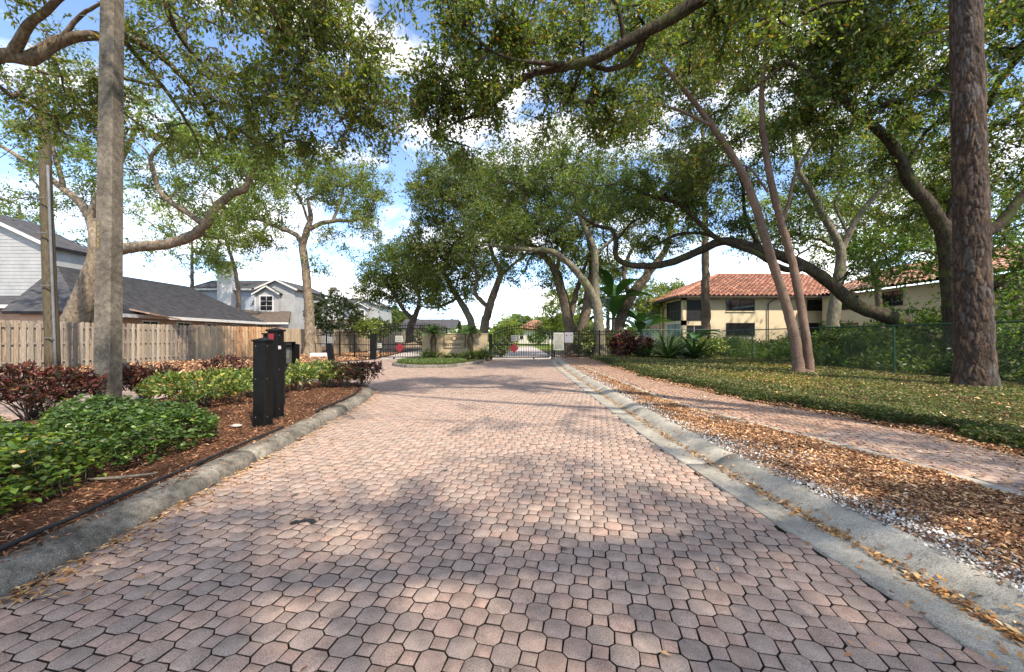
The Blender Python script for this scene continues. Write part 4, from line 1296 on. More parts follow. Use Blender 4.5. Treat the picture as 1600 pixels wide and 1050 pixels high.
def slab(mb, pts, th=.18):
    """thick roof plane: pts = top corners in order"""
    P = [Vector(p) for p in pts]; n = (P[1]-P[0]).cross(P[2]-P[0]).normalized()
    if n.z < 0: n = -n
    Q = [p-n*th for p in P]; k = len(P)
    mb.add(P+Q, [tuple(range(k)), tuple(range(2*k-1, k-1, -1))]+[(i, (i+1) % k, (i+1) % k+k, i+k) for i in range(k)])
def window(parent, A, B, s0, s1, z0, z1, panes=(2, 2), trim=None, trimw=.10, glass=None, out=.03, mull=None):
    A = np.array(A, float); B = np.array(B, float); t = (B-A)/np.linalg.norm(B-A); n = np.array([t[1], -t[0]])
    root_in = parent
    def bx(mb, u0, u1, v0, v1, d0, d1):
        vs = []
        for d in (d0, d1):
            for (u, v) in ((u0, v0), (u1, v0), (u1, v1), (u0, v1)):
                p = A+t*u+n*d; vs.append((p[0], p[1], v))
        mb.add(vs, [(0, 1, 2, 3), (7, 6, 5, 4), (0, 4, 5, 1), (1, 5, 6, 2), (2, 6, 7, 3), (3, 7, 4, 0)])
    f = MB()
    bx(f, s0-trimw, s0, z0-trimw, z1+trimw, 0, out+.03); bx(f, s1, s1+trimw, z0-trimw, z1+trimw, 0, out+.03)
    bx(f, s0, s1, z1, z1+trimw, 0, out+.03); bx(f, s0, s1, z0-trimw, z0, 0, out+.04)
    w = f.build('window', trim or M['trim'], parent)
    m = MB(); nx, nz = panes
    for i in range(1, nx): u = s0+(s1-s0)*i/nx; bx(m, u-.02, u+.02, z0, z1, .0, out+.012)
    for i in range(1, nz): v = z0+(z1-z0)*i/nz; bx(m, s0, s1, v-.02, v+.02, .0, out+.008)
    if m.v: m.build('mullion', mull or trim or M['trim'], w)
    g_ = MB(); bx(g_, s0, s1, z0, z1, -.02, .004); g_.build('pane', glass or M['window'], w)
    return w

def house_a():
    Y = 30.0; X0, X1 = -46.0, -34.9
    root = thing('grey_house', 'grey sided gable end of the tall house at the far left edge', 'house', (0, 0, 0))
    ez = 8.15; sl = .47; xm = (X0+X1)/2; az = ez+sl*(X1-xm)
    w = MB(); w.box(X0, X1, Y+.03, Y+3.5, 0, ez); w.add([(X0, Y+.03, ez), (X1, Y+.03, ez), (xm, Y+.03, az)], [(0, 1, 2)]); w.build('wall', M['siding'], root)
    s = MB(); L = X1-X0; siding(s, (X0, Y), (X1, Y), [(0, 3.9), (L, 3.9), (L, ez), (L/2, az), (0, ez)], .27); s.build('siding', M['siding'], root)
    r = MB(); slab(r, [(xm, Y-.35, az+.28), (X1+.5, Y-.35, ez+.05), (X1+.5, Y+3.5, ez+.05), (xm, Y+3.5, az+.28)]); r.build('roof', M['shingle'], root)
    t = MB(); t.obox((xm, Y-.36, az+.12), (X1+.5, Y-.36, ez-.11), .04, .24); t.box(X1-.15, X1+.02, Y-.06, Y-.002, 3.9, ez); t.build('trim', M['trim'], root)
    p = MB(); slab(p, [(X0, Y-.02, 4.5), (X1+.6, Y-.02, 4.5), (X1+.6, Y-2.4, 3.6), (X0, Y-2.4, 3.6)], .14); p.build('porch_roof', M['shingle'], root)
    f = MB(); f.box(X0, X1+.62, Y-2.46, Y-2.40, 3.38, 3.62); f.build('fascia', M['trim'], root)
    b = MB(); b.box(X0, X1-.2, Y-1.4, Y-.1, 0, 3.5); b.build('porch_wall', M['peach'], root)
house_a()
def house_b():
    root = thing('dark_roofed_house', 'low house with a long dark shingle roof behind the picket fence', 'house', (0, 0, 0))
    xr, zr = -34.4, 6.75; xe, ze = -26.2, 2.95; y0, y1 = 24.2, 42.2
    r = MB(); slab(r, [(xr, 30, zr), (xe, y0, ze), (xe, y1, ze), (xr, y1, zr)], .2); slab(r, [(xe, y0, ze), (-31.2, y0, ze), (xr, 30, zr)], .2)
    slab(r, [(xr-8, 33.6, ze), (xr, 33.6, zr), (xr, y1, zr), (xr-8, y1, ze)], .2); r.build('roof', M['shingle'], root)
    # shingle courses, very low steps
    c = MB(); n = 42
    for i in range(n):
        t0, t1 = i/n, (i+1)/n
        xa, za = xr+(xe-xr)*t0, zr+(ze-zr)*t0+.004; xb, zb = xr+(xe-xr)*t1, zr+(ze-zr)*t1+.03
        ya = 30+(y0-30)*t0; yb = 30+(y0-30)*t1; c.add([(xa, ya, za), (xb, yb, zb), (xb, y1, zb), (xa, y1, za)], [(0, 1, 2, 3)])
    c.build('shingle_courses', M['shingle'], root)
    w = MB(); w.box(-30.6, xe-.7, y0+.5, y1-.3, 0, ze-.1); w.add([(xr-7, y1-.3, ze-.1), (xe-.7, y1-.3, ze-.1), (xr, y1-.3, zr-.25)], [(0, 1, 2)])
    w.build('wall', M['peach'], root)
    f = MB(); f.box(xe, xe+.04, y0, y1, ze-.24, ze+.0); f.build('fascia', M['trim'], root)
    for k, yy in enumerate((26.5, 29.5, 32.5, 35.5, 38.5)):
        window(root, (xe-.7, y0), (xe-.7, y1), yy-y0-.6, yy-y0+.6, 1.5, 2.5, (2, 1), trim=M['trim'], glass=M['window'])
    p = MB(); slab(p, [(xe-.4, 27.6, 3.35), (xe+1.0, 27.6, 3.05), (xe+1.0, 30.2, 2.75), (xe-.4, 30.2, 3.0)], .1); p.build('entry_roof', M['peach'], root)
house_b()
def house_c(name_label, dx, dy, sc, wm, seed=0):
    root = thing('two_storey_house', name_label, 'house', (dx, dy, 0)); root.scale = (sc, sc, sc)
    # local: front wall on y = 0, camera at negative y
    xl, xr = 0.0, 13.0; xb = 8.3; ez = 7.5
    w = MB(); w.box(xl, xr, .03, 8, 0, ez-.02)
    ax = 10.7; az = ez+(ax-xb)*.46
    w.add([(xb, .03, ez-.02), (xr, .03, ez-.02), (ax, .03, az-.1)], [(0, 1, 2)]); w.build('wall', wm, root)
    s = MB(); siding(s, (xl, 0), (xb, 0), [(0, 2.6), (xb, 2.6), (xb, ez), (0, ez)], .19); s.build('siding', M['siding_shaded'], root)
    s = MB(); siding(s, (xb, -.02), (xr, -.02), [(0, 2.6), (xr-xb, 2.6), (xr-xb, ez), (ax-xb, az-.1), (0, ez)], .19); s.build('gable_siding', M['siding'], root)
    bay = MB(); bay.box(xb+.05, xb+2.9, -.55, 0, 3.4, ez-.6); bay.add([(xb+.05, -.55, ez-.6), (xb+2.9, -.55, ez-.6), (xb+1.5, -.55, ez+.15)], [(0, 1, 2)]); bay.build('bay', M['siding'], root)
    window(root, (xb+.05, -.55), (xb+2.9, -.55), .62, 2.1, 4.7, 6.45, (2, 3), trim=M['trim'], trimw=.16)
    rf = MB()
    slab(rf, [(xl-.5, -.5, ez-.05), (xb-.2, -.5, ez-.05), (xb-.2, 4, ez+1.6), (xl-.5, 4, ez+1.6)], .16)
    slab(rf, [(xl-.5, 8.5, ez-.05), (xb-.2, 8.5, ez-.05), (xb-.2, 4, ez+1.6), (xl-.5, 4, ez+1.6)], .16)
    slab(rf, [(xb-.45, -.4, ez-.1), (ax, -.4, az+.05), (ax, 8.4, az+.05), (xb-.45, 8.4, ez-.1)], .16)
    slab(rf, [(ax, -.4, az+.05), (xr+.45, -.4, ez-.15), (xr+.45, 8.4, ez-.15), (ax, 8.4, az+.05)], .16)
    slab(rf, [(xb-.25, -.9, ez-.75), (xb+1.5, -.9, ez+.30), (xb+1.5, -.1, ez+.30), (xb-.25, -.1, ez-.75)], .12)
    slab(rf, [(xb+1.5, -.9, ez+.30), (xb+3.2, -.9, ez-.70), (xb+3.2, -.1, ez-.70), (xb+1.5, -.1, ez+.30)], .12)
    rf.build('roof', M['shingle'], root)
    t = MB(); t.obox((xb-.25, -.92, ez-.86), (xb+1.5, -.92, ez+.19), .04, .18); t.obox((xb+1.5, -.92, ez+.19), (xb+3.2, -.92, ez-.81), .04, .18)
    t.obox((xb-.45, -.42, ez-.2), (ax, -.42, az-.05), .04, .2); t.obox((ax, -.42, az-.05), (xr+.45, -.42, ez-.25), .04, .2); t.box(xl-.5, xb-.5, -.54, -.5, ez-.28, ez-.05)
    t.box(xb-.07, xb+.07, -.60, -.0, 3.2, ez-.72); t.build('trim', M['trim'], root)
    c = MB(); c.box(3.8, 5.5, -.9, -.03, 0, 10.1); c.build('chimney', M['trim'], root)
    c = MB(); c.box(3.65, 5.65, -1.05, .12, 10.1, 10.3); c.box(4.1, 5.2, -.7, -.2, 10.3, 10.75); c.build('chimney_cap', M['shingle_brown'], root)
    lo = MB(); slab(lo, [(3.0, -.1, 4.9), (12.5, -.1, 4.6), (15.8, -6.5, 3.0), (3.0, -6.5, 3.3)], .18); lo.build('lower_roof', M['shingle_brown'], root)
    lw = MB(); lw.box(3.3, 14.5, -6.0, -.2, 0, 2.95); lw.build('lower_wall', M['siding'], root)
    lf = MB(); lf.box(3.0, 15.8, -6.56, -6.5, 2.78, 3.0); lf.build('lower_fascia', M['trim'], root)
    return root
house_c('two-storey grey house with a tall white chimney behind the dark roof', -40.3, 50.0, 1.0, M['siding'])
house_c('farther two-storey grey house with a chimney right of the slender tree', -38.2, 75.0, 1.0, M['siding'])
def house_f():
    root = thing('low_pale_house', 'low pale house with a bluish roof seen above the exit gate', 'house', (-14.5, 78, 0))
    w = MB(); w.box(-7, 3, 0, 8, 0, 3.2); w.build('wall', M['cream'], root)
    r = MB(); slab(r, [(-7.6, -.6, 3.1), (3.6, -.6, 3.1), (3.6, 4, 5.1), (-7.6, 4, 5.1)], .2); slab(r, [(-7.6, 8.6, 3.1), (3.6, 8.6, 3.1), (3.6, 4, 5.1), (-7.6, 4, 5.1)], .2); r.build('roof', M['shingle'], root)
    for s in (1.2, 4.2, 7.4): window(root, (-7, 0), (3, 0), s, s+1.5, 1.0, 2.4, (2, 1))
house_f()

# ---------------------------------------------------------------- tiled roofs and the yellow building
def tile_plane(parent, e0, e1, up, vmax, name='tiles', pitch=.46, course=.55, seed=0, pal=((.38, .17, .10), (.31, .13, .075), (.44, .21, .13))):
    """barrel tiles: eave from e0 to e1 (3-vectors), up = full slope vector; vmax(u in 0..1) -> slope fraction covered"""
    e0 = np.array(e0, float); e1 = np.array(e1, float); up = np.array(up, float)
    L = np.linalg.norm(e1-e0); SL = np.linalg.norm(up); n = np.cross(e1-e0, up); n = n/np.linalg.norm(n); n = n if n[2] > 0 else -n
    rng = np.random.default_rng(seed)
    nb = int(L/pitch); Vs = []; Fs = []; Cs = []; b = 0
    for i in range(nb):
        vm = vmax((i+.5)/nb)
        nc = max(1, int(SL*vm/course))
        for c in range(nc):
            v0 = c*course/SL; v1 = min((c+1)*course/SL, vm)
            col = np.array(pal[rng.integers(0, len(pal))])*rng.uniform(.78, 1.2)
            for (v, lift) in ((v0, .07), (v1+.02/SL, .0)):
                for k, (du, hh) in enumerate(((0, 0), (.2, .11), (.5, .17), (.8, .11), (1, 0))):
                    p = e0+(e1-e0)*((i+du)/nb)+up*v+n*(hh+lift); Vs.append(p); Cs.append(col)
            for k in range(4): Fs.append((b+k, b+k+1, b+5+k+1, b+5+k))
            b += 10
    return obj(name, mesh_np(name, np.array(Vs), np.array(Fs), np.array(Cs)), M['tile'], parent)

def yellow_building():
    root = thing('yellow_building', 'two-storey yellow stucco building with an orange tiled hip roof', 'building', (0, 0, 0))
    x0, x1, y0, y1 = 17.2, 34.0, 40.0, 54.5; ez = 5.35
    w = MB()
    w.box(x0+2.0, x1, y0+.02, y1, 0, ez); w.box(x0+.02, x0+2.0, y0+3.0, y1-.02, 0, ez)
    w.build('wall', M['stucco'], root)
    # corner loggia: floor band, parapets, columns
    s = MB()
    for (a, b, c, d, e, f) in ((x0, x0+2.0, y0, y0+3.0, 2.55, 3.05), (x0, x0+.42, y0, y0+.42, 0, ez), (x0+1.9, x0+2.0, y0-.02, y0+.3, 0, ez), (x0, x0+2.0, y0, y0+3.0, 5.1, ez)):
        s.box(a, b, c, d, e, f)
    s.build('loggia', M['stucco'], root)
    window(root, (x0+.42, y0+.02), (x0+1.9, y0+.02), .02, 1.46, 3.07, 5.08, (1, 1), trim=M['bronze'], trimw=.04, glass=M['screen'], mull=M['bronze'])
    window(root, (x0+.42, y0+.02), (x0+1.9, y0+.02), .02, 1.46, .5, 2.5, (2, 1), trim=M['bronze'], trimw=.04, glass=M['screen'], mull=M['trim'])
    # left side, openings (A at far end so the outward normal points to -x)
    A, B = (x0, y1), (x0, y0)
    for (ya, yb, pn, low) in ((40.45, 43.9, (4, 2), M['reflection_glass']), (46.3, 52.5, (6, 2), M['reflection_glass'])):
        window(root, A, B, y1-yb, y1-ya, 3.15, 5.05, pn, trim=M['bronze'], trimw=.06, glass=M['screen'], mull=M['metal_grey'])
        window(root, A, B, y1-yb, y1-ya, .4, 2.75, (pn[0], 1), trim=M['trim'], trimw=.06, glass=low, mull=M['trim'])
    # front windows
    A, B = (x0, y0), (x1, y0)
    for sx0, sx1 in ((4.45, 7.2), (12.6, 14.6)):
        window(root, A, B, sx0, sx1, 4.05, 5.1, (2, 2), trim=M['bronze'], trimw=.05, glass=M['window'], mull=M['bronze'])
        window(root, A, B, sx0, sx1, 1.55, 2.75, (2, 1), trim=M['bronze'], trimw=.05, glass=M['window'], mull=M['bronze'])
        t = MB(); t.box(x0+sx0-.1, x0+sx1+.1, y0-.08, y0-.0, 3.90, 3.99); t.build('sill', M['stucco'], root)
    for xx in (8.55, 16.0):
        dsp = MB(); dsp.tube([(x0+xx+.6, y0-.5, ez-.1), (x0+xx, y0-.12, ez-.6), (x0+xx, y0-.12, .1)], .06, 6); dsp.build('downspout', M['bronze'], root)
    dsp = MB(); dsp.tube([(x0-.5, 44.6, ez-.1), (x0-.12, 44.9, ez-.5), (x0-.12, 44.9, .1)], .06, 6); dsp.build('downspout', M['bronze'], root)
    ov = .75; sl = .42; hx = (y1-y0)/2+ov; rz = ez+.12+sl*hx
    under = MB(); X0, X1, Y0, Y1 = x0-ov, x1+ov, y0-ov, y1+ov; ym = (y0+y1)/2; za = ez+.02
    under.add([(X0, Y0, za), (X1, Y0, za), (X1, Y1, za), (X0, Y1, za), (X0+hx, ym, rz-.12), (X1, ym, rz-.12)], [(0, 3, 2, 1), (0, 1, 5, 4), (2, 3, 4, 5), (3, 0, 4)])
    rf = under.build('roof', M['bronze'], root)
    fs = MB(); fs.box(X0-.02, X1, Y0-.04, Y0, za-.10, za+.10); fs.box(X0-.04, X0, Y0, Y1, za-.10, za+.10); fs.build('gutter', M['bronze'], root)
    LX = X1-X0
    tile_plane(rf, (X0, Y0, za+.03), (X1, Y0, za+.03), (0, hx, rz-za-.1), lambda u: min(1, u*LX/hx), 'tiles', seed=1)
    LY = Y1-Y0
    tile_plane(rf, (X0, Y1, za+.03), (X0, Y0, za+.03), (hx, 0, rz-za-.1), lambda u: min(1, 2*u, 2*(1-u)), 'tiles', seed=2)
    rg_ = MB(); rg_.tube([(X0, Y0, za+.06), (X0+hx, ym, rz+.03)], .11, 7); rg_.tube([(X0+hx, ym, rz+.03), (X1, ym, rz+.03)], .12, 7)
    rg_.col = (.50, .19, .09); rg_.c = [(.50, .19, .09)]*len(rg_.v); rg_.build('ridge_tiles', M['tile'], rf, tint=True)
yellow_building()
def wing():
    root = thing('tiled_wing', 'yellow wing with an orange tiled roof half hidden behind the oaks at right', 'building', (0, 0, 0))
    x0, y0, y1 = 30.5, 20.0, 39.0; ez = 5.3
    w = MB(); w.box(x0, 45, y0, y1, 0, ez); w.build('wall', M['stucco'], root)
    A, B = (x0, y1), (x0, y0)
    for ya in (22, 26.5, 31, 35):
        window(root, A, B, y1-ya-1.6, y1-ya, 3.9, 5.0, (2, 1), trim=M['bronze'], trimw=.05, glass=M['window'], mull=M['bronze'])
        window(root, A, B, y1-ya-1.6, y1-ya, 1.4, 2.6, (2, 1), trim=M['bronze'], trimw=.05, glass=M['window'], mull=M['bronze'])
    r = MB(); r.add([(x0-.8, y0-.8, ez), (x0-.8, y1, ez), (37, y1, 8.0), (37, y0-.8, 8.0)], [(0, 1, 2, 3)]); rf = r.build('roof', M['bronze'], root)
    tile_plane(rf, (x0-.8, y1, ez+.05), (x0-.8, y0-.8, ez+.05), (7.3, 0, 2.7), lambda u: 1, 'tiles', seed=4, pal=((.40, .20, .13), (.33, .15, .09), (.48, .27, .19)))
wing()
def house_e():
    root = thing('distant_house', 'distant cream house with an orange hip roof seen through the entrance gate', 'house', (5.2, 84, 0))
    w = MB(); w.box(-3.8, 4.6, 0, 9, 0, 3.0); w.build('wall', M['cream'], root)
    for s, e_ in ((.2, 1.0), (3.6, 4.9), (6.3, 7.4)): window(root, (-3.8, 0), (4.6, 0), s, e_, .9, 2.5, (2, 2), glass=M['window'])
    za = 2.95; r = MB(); r.add([(-4.6, -.8, za), (5.4, -.8, za), (5.4, 9.8, za), (-4.6, 9.8, za), (.4, 4.5, 5.3)], [(0, 1, 4), (1, 2, 4), (2, 3, 4), (3, 0, 4)]); rf = r.build('roof', M['bronze'], root)
    tile_plane(rf, (-4.6, -.8, za+.04), (5.4, -.8, za+.04), (0, 5.3, 2.35), lambda u: min(1, 2*u, 2*(1-u)), 'tiles', .6, .7, 5)
    tile_plane(rf, (-4.6, 9.8, za+.04), (-4.6, -.8, za+.04), (5.0, 0, 2.35), lambda u: min(1, 2*u, 2*(1-u)), 'tiles', .6, .7, 6)
house_e()
# ---------------------------------------------------------------- low planting
HEDGE_PAL = [(4, (.060, .105, .016)), (3, (.078, .118, .016)), (3, (.024, .048, .010)), (2, (.135, .155, .022)), (.4, (.18, .12, .03))]
HEDGE_DARK = [(5, (.034, .066, .015)), (3, (.042, .075, .016)), (1.5, (.075, .105, .02))]
def hedge(label, poly, hfun, dens, leaf, pal, seed, hmin=.12):
    rng = np.random.default_rng(seed)
    P0 = np.array(poly); cen = P0.mean(0)
    root = thing('hedge', label, 'hedge', (cen[0], cen[1], .12))
    area = 0.5*abs(np.dot(P0[:, 0], np.roll(P0[:, 1], 1))-np.dot(P0[:, 1], np.roll(P0[:, 0], 1)))
    n = int(area*dens)
    q = scatter(poly, n, rng)
    # distance to the outline shapes the sides
    dmin = np.full(n, 9.0)
    for i in range(len(P0)):
        a = P0[i]; b = P0[(i+1) % len(P0)]; ab = b-a; t = np.clip(((q-a)@ab)/(ab@ab), 0, 1)[:, None]
        dmin = np.minimum(dmin, np.linalg.norm(q-(a+ab*t), axis=1))
    hh = hfun(q[:, 0], q[:, 1])*np.clip(.35+dmin/.32, .35, 1)**.7*rng.uniform(.82, 1.08, n)
    z = hh*(1-rng.uniform(0, 1, n)**2.2*.85)
    edge = dmin < .14
    c = np.c_[q, bed_h(q[:, 0], q[:, 1])+z]
    k = 6
    P = np.repeat(c, k, 0)+rng.normal(0, leaf*.22, (n*k, 3))
    az = rng.uniform(0, 6.28, (n, 1))+np.arange(k)*2*np.pi/k+rng.normal(0, .35, (n, k)); az = az.ravel()
    D = np.c_[np.cos(az), np.sin(az), rng.uniform(-.2, .75, n*k)]
    V, Fq = hex_leaves(P, D, leaf, rng, up=.72, wid=.55)
    cols = leaf_cols(n*k, pal, rng, np.repeat(np.arange(n), k), .35)
    off = np.array([cen[0], cen[1], .12])
    obj('foliage', mesh_np('foliage', V-off, Fq, np.repeat(cols, 7, 0)), M['hedge_leaf'], root)
    ch = []
    for i in range(0, n, 5):
        b = c[i]; g0 = np.array([b[0]+rng.normal(0, .05), b[1]+rng.normal(0, .05), .09])
        ch.append(np.array([[*(g0-off), .005], [*((g0+b)/2+rng.normal(0, .02, 3)-off), .004], [*(b-off), .0025]]))
    V, Fq = chains_to_tubes(ch, 3); obj('stems', mesh_np('stems', V, Fq), M['bark_oak'], root)
hedge('wide light green hedge at the left edge in front of the concrete pole',
      [(-3.55, 1.3), (-3.42, 2.2), (-3.35, 2.9), (-3.50, 3.4), (-3.95, 3.75), (-5.0, 4.1), (-6.3, 4.9), (-6.9, 4.3), (-6.9, 1.3)],
      lambda x, y: .30+.04*np.sin(x*3.1)*np.cos(y*2.3)+.03*np.sin(x*8), 480, .062, HEDGE_PAL, 31)
hedge('darker green hedge mound between the concrete pole and the black posts',
      [(-3.50, 3.5), (-3.42, 4.1), (-3.48, 4.7), (-3.85, 5.15), (-4.6, 5.55), (-5.7, 5.7), (-6.2, 5.3), (-5.2, 4.3), (-4.1, 3.85)],
      lambda x, y: .33+.04*np.sin(x*2.7+1)*np.cos(y*2.9), 520, .056, HEDGE_DARK+[(1, (.10, .15, .03))], 32)

RED = [(4, (.070, .020, .016)), (4, (.040, .016, .014)), (1.5, (.14, .035, .02)), (2, (.025, .018, .013)), (.8, (.15, .08, .03)), (.8, (.035, .05, .015))]
REDDK = [(4, (.042, .010, .010)), (3, (.025, .009, .009)), (1.2, (.10, .018, .018)), (1, (.035, .045, .016))]
YEL = [(3, (.13, .155, .03)), (4, (.075, .12, .024)), (1.3, (.22, .22, .045)), (2, (.055, .095, .02)), (.4, (.30, .16, .05))]
def cs(label, x, y, rx, ry, h, pal, seed, nl=1500, leaf=.10, ns=26, zl=.38, cat='shrub', wid=.3, mat=None, z=None, up=.3):
    return shrub('shrub', label, (x, y, bed_h(x, y) if z is None else z), rx, ry, h, ns, nl, leaf, pal, seed, zl, cat, wid=wid, mat=mat, up=up)
cs('bushy red-leaved shrub with bare stems left of the concrete pole', -6.85, 5.7, .85, .6, .70, RED, 41, 2600, .10, 40)
cs('red-leaved shrub directly right of the concrete pole', -6.75, 7.35, .60, .45, .62, RED, 42, 1500, .10, 26)
cs('yellow-green shrub right behind the dark hedge mound', -5.35, 6.75, .85, .62, .54, YEL, 43, 2700, .095, 30, .25)
cs('yellow-green shrub with the red one behind it, left of the black posts', -5.25, 8.0, .75, .6, .55, YEL, 44, 2000, .10, 24, .25)
cs('small red-leaved shrub peeping over the yellow-green shrubs', -6.35, 8.75, .5, .4, .70, RED, 45, 900, .10, 18)
cs('yellow-green shrub just right of the keypad', -4.75, 8.7, .55, .5, .58, YEL, 46, 1300, .10, 20, .3)
cs('yellow-green shrub next to the tip of the planting bed', -4.45, 9.45, .55, .45, .57, YEL, 47, 1300, .10, 20, .3)
cs('mixed green and dark red shrub near the tip of the bed', -4.0, 9.55, .42, .4, .58, RED[:4]+[(4, (.07, .09, .02))], 48, 900, .10, 18, .35)
cs('red-leaved shrub at the very tip of the planting bed', -3.72, 9.95, .48, .4, .60, RED, 49, 950, .11, 20, .35)

# planting beyond and beside the gates
cs('dark red shrub in front of the iron fence, left of the bromeliads', 6.6, 23.4, .75, .5, 1.5, REDDK, 51, 900, .24, 16, .15, z=.1, wid=.4)
cs('smaller dark red shrub touching the bromeliads', 7.7, 23.3, .55, .5, 1.25, REDDK, 52, 600, .24, 12, .15, z=.1, wid=.4)
cs('round bright green bush rising behind the iron fence left of the exit gate', -12.5, 35.5, 1.8, 1.2, 2.95, GREEN_BRIGHT, 53, 3800, .20, 10, .45, z=0, wid=.5)
cs('dark green bush around the foot of the slender tree', -15.9, 35.5, 2.6, 1.5, 5.2, GREEN_DARK, 54, 4200, .26, 20, .3, z=0, wid=.45)
cs('clipped green bush behind the sign wall beside the right cycad', -3.1, 24.6, 1.1, .6, 1.75, GREEN_DEEP, 55, 1600, .14, 12, .3, z=.1, wid=.5)
cs('dark green bush behind the left end of the sign wall', -5.4, 25.6, 1.0, .6, 2.0, GREEN_DARK, 56, 1500, .14, 12, .3, z=.1, wid=.5)
cs('clipped dark bush on the far lawn seen through the entrance gate', 4.6, 72, 1.9, 1.2, 2.1, GREEN_DEEP, 57, 1200, .3, 6, .1, z=0, wid=.5)
cs('green bush at the left inside the entrance gate', -.7, 27.0, .7, .9, 1.3, GREEN_DARK, 58, 1400, .15, 12, .1, z=0, wid=.45)
cs('leafy green shrub behind the iron fence by the oak trunks', 4.9, 25.8, .9, .9, 1.9, GREEN_BRIGHT+GREEN_DARK, 59, 1800, .17, 14, .1, z=.1, wid=.4)
cs('broad yellow-green shrub behind the iron fence beside the banana plant', 7.4, 26.5, 1.2, 1.0, 1.7, GREEN_BRIGHT, 60, 2000, .17, 14, .1, z=.1, wid=.4)
cs('loose variegated shrub right of the bromeliads by the chain link fence', 11.4, 22.7, .9, .6, 1.3, YEL, 61, 1600, .12, 14, .1, z=.1, wid=.4)

def spiky(name, label, x, y, z, n, length, width, pal, seed, lift=(.35, 1.25), arch=1.0, cat='plant', group=None):
    rng = np.random.default_rng(seed); root = thing(name, label, cat, (x, y, z), 0, group)
    obj('leaves', blade_mesh('leaves', n, length, width, rng, pal, lift, arch), M['blade'], root)
    m = MB(); m.tube([(0, 0, -.02), (0, 0, .09)], [.05, .03], 8); m.build('stem', M['bark_oak'], root); return root
LIR = [(3, (.10, .14, .05)), (2, (.17, .20, .08)), (2, (.055, .085, .03))]
BROM = [(4, (.030, .072, .022)), (3, (.050, .10, .028)), (1, (.09, .13, .04))]
spots = [(664, 'leftmost'), (681, 'under the left cycad'), (697, 'left of the plaque'), (711, 'under the plaque'), (725, 'under the E of the sign'), (738, 'under the right cycad'), (750, 'between the right cycad and the wall end'), (759, 'at the right end of the wall')]
for i, (px, wd) in enumerate(spots):
    Y = 22.1+.12*math.sin(i*2.3); x = (px-CX)/F*Y
    lab = {'leftmost': 'striped strap-leaved plant at the left end of the sign wall'}.get(wd, 'striped strap-leaved plant '+wd)
    spiky('strap_leaved_plant', lab, x, Y, .13, 60, (.72 if px in (711, 725, 697) else 1.0), .08, LIR, 70+i, (.45, 1.35), 1.3, group='strap-leaved plants in front of the sign wall')
spiky('bromeliad', 'largest sword-leaved bromeliad in front of the chain link fence', 8.75, 22.3, .12, 80, 2.2, .19, BROM, 81, (.25, 1.35), .7, group='bromeliads by the fence')
spiky('bromeliad', 'darker sword-leaved bromeliad right of the largest one', 10.2, 22.1, .12, 80, 1.9, .18, BROM, 82, (.25, 1.3), .8, group='bromeliads by the fence')
spiky('bromeliad', 'small sword-leaved bromeliad beside the small dark red shrub', 7.75, 22.5, .12, 50, 1.2, .14, BROM, 83, (.25, 1.3), .8, group='bromeliads by the fence')

def cycad(label, px, Y, seed, group):
    rng = np.random.default_rng(seed); x = (px-CX)/F*Y
    root = thing('cycad', label, 'palm', (x, Y, .13), 0, group)
    tm = MB(); N = 10; pts = [(0, 0, i*.15) for i in range(N)]
    tm.tube(pts, [.17+.03*math.sin(i*1.1) - .05*(i > 7) for i in range(N)], 12); tm.build('trunk', M['bark_dark'], root)
    Vs = []; Fs = []; Cs = []
    for f in range(26):
        az = f/26*6.28+rng.uniform(-.2, .2); el = rng.uniform(.5, 1.4); L = rng.uniform(.75, 1.05)
        d = np.array([math.cos(az), math.sin(az), 0]); s = np.array([-d[1], d[0], 0]); p = np.array([0, 0, 1.36]); e = el
        fr = MB
        for k in range(22):
            t = k/22; st = (d*math.cos(e)+np.array([0, 0, math.sin(e)]))*L/22; p = p+st; e -= 1.5/22
            ll = .26*math.sin(math.pi*min(1, .15+t*.85))
            for sg in (-1, 1):
                tip = p+s*sg*ll+st*3+np.array([0, 0, .03]); b = len(Vs); w = nrm(st[None])[0]*.022
                Vs += [p-w, tip, p+w]; Fs.append((b, b+1, b+2)); c = np.array((.045, .085, .025))*rng.uniform(.7, 1.4); Cs += [c]*3
    obj('fronds', mesh_np('fronds', np.array(Vs), np.array(Fs), np.array(Cs)), M['blade'], root)
cycad('cycad with a dark trunk left of the ENTRANCE plaque', 677, 22.45, 5, 'cycads in front of the sign wall')
cycad('cycad with a dark trunk right of the ENTRANCE plaque', 735, 22.45, 6, 'cycads in front of the sign wall')

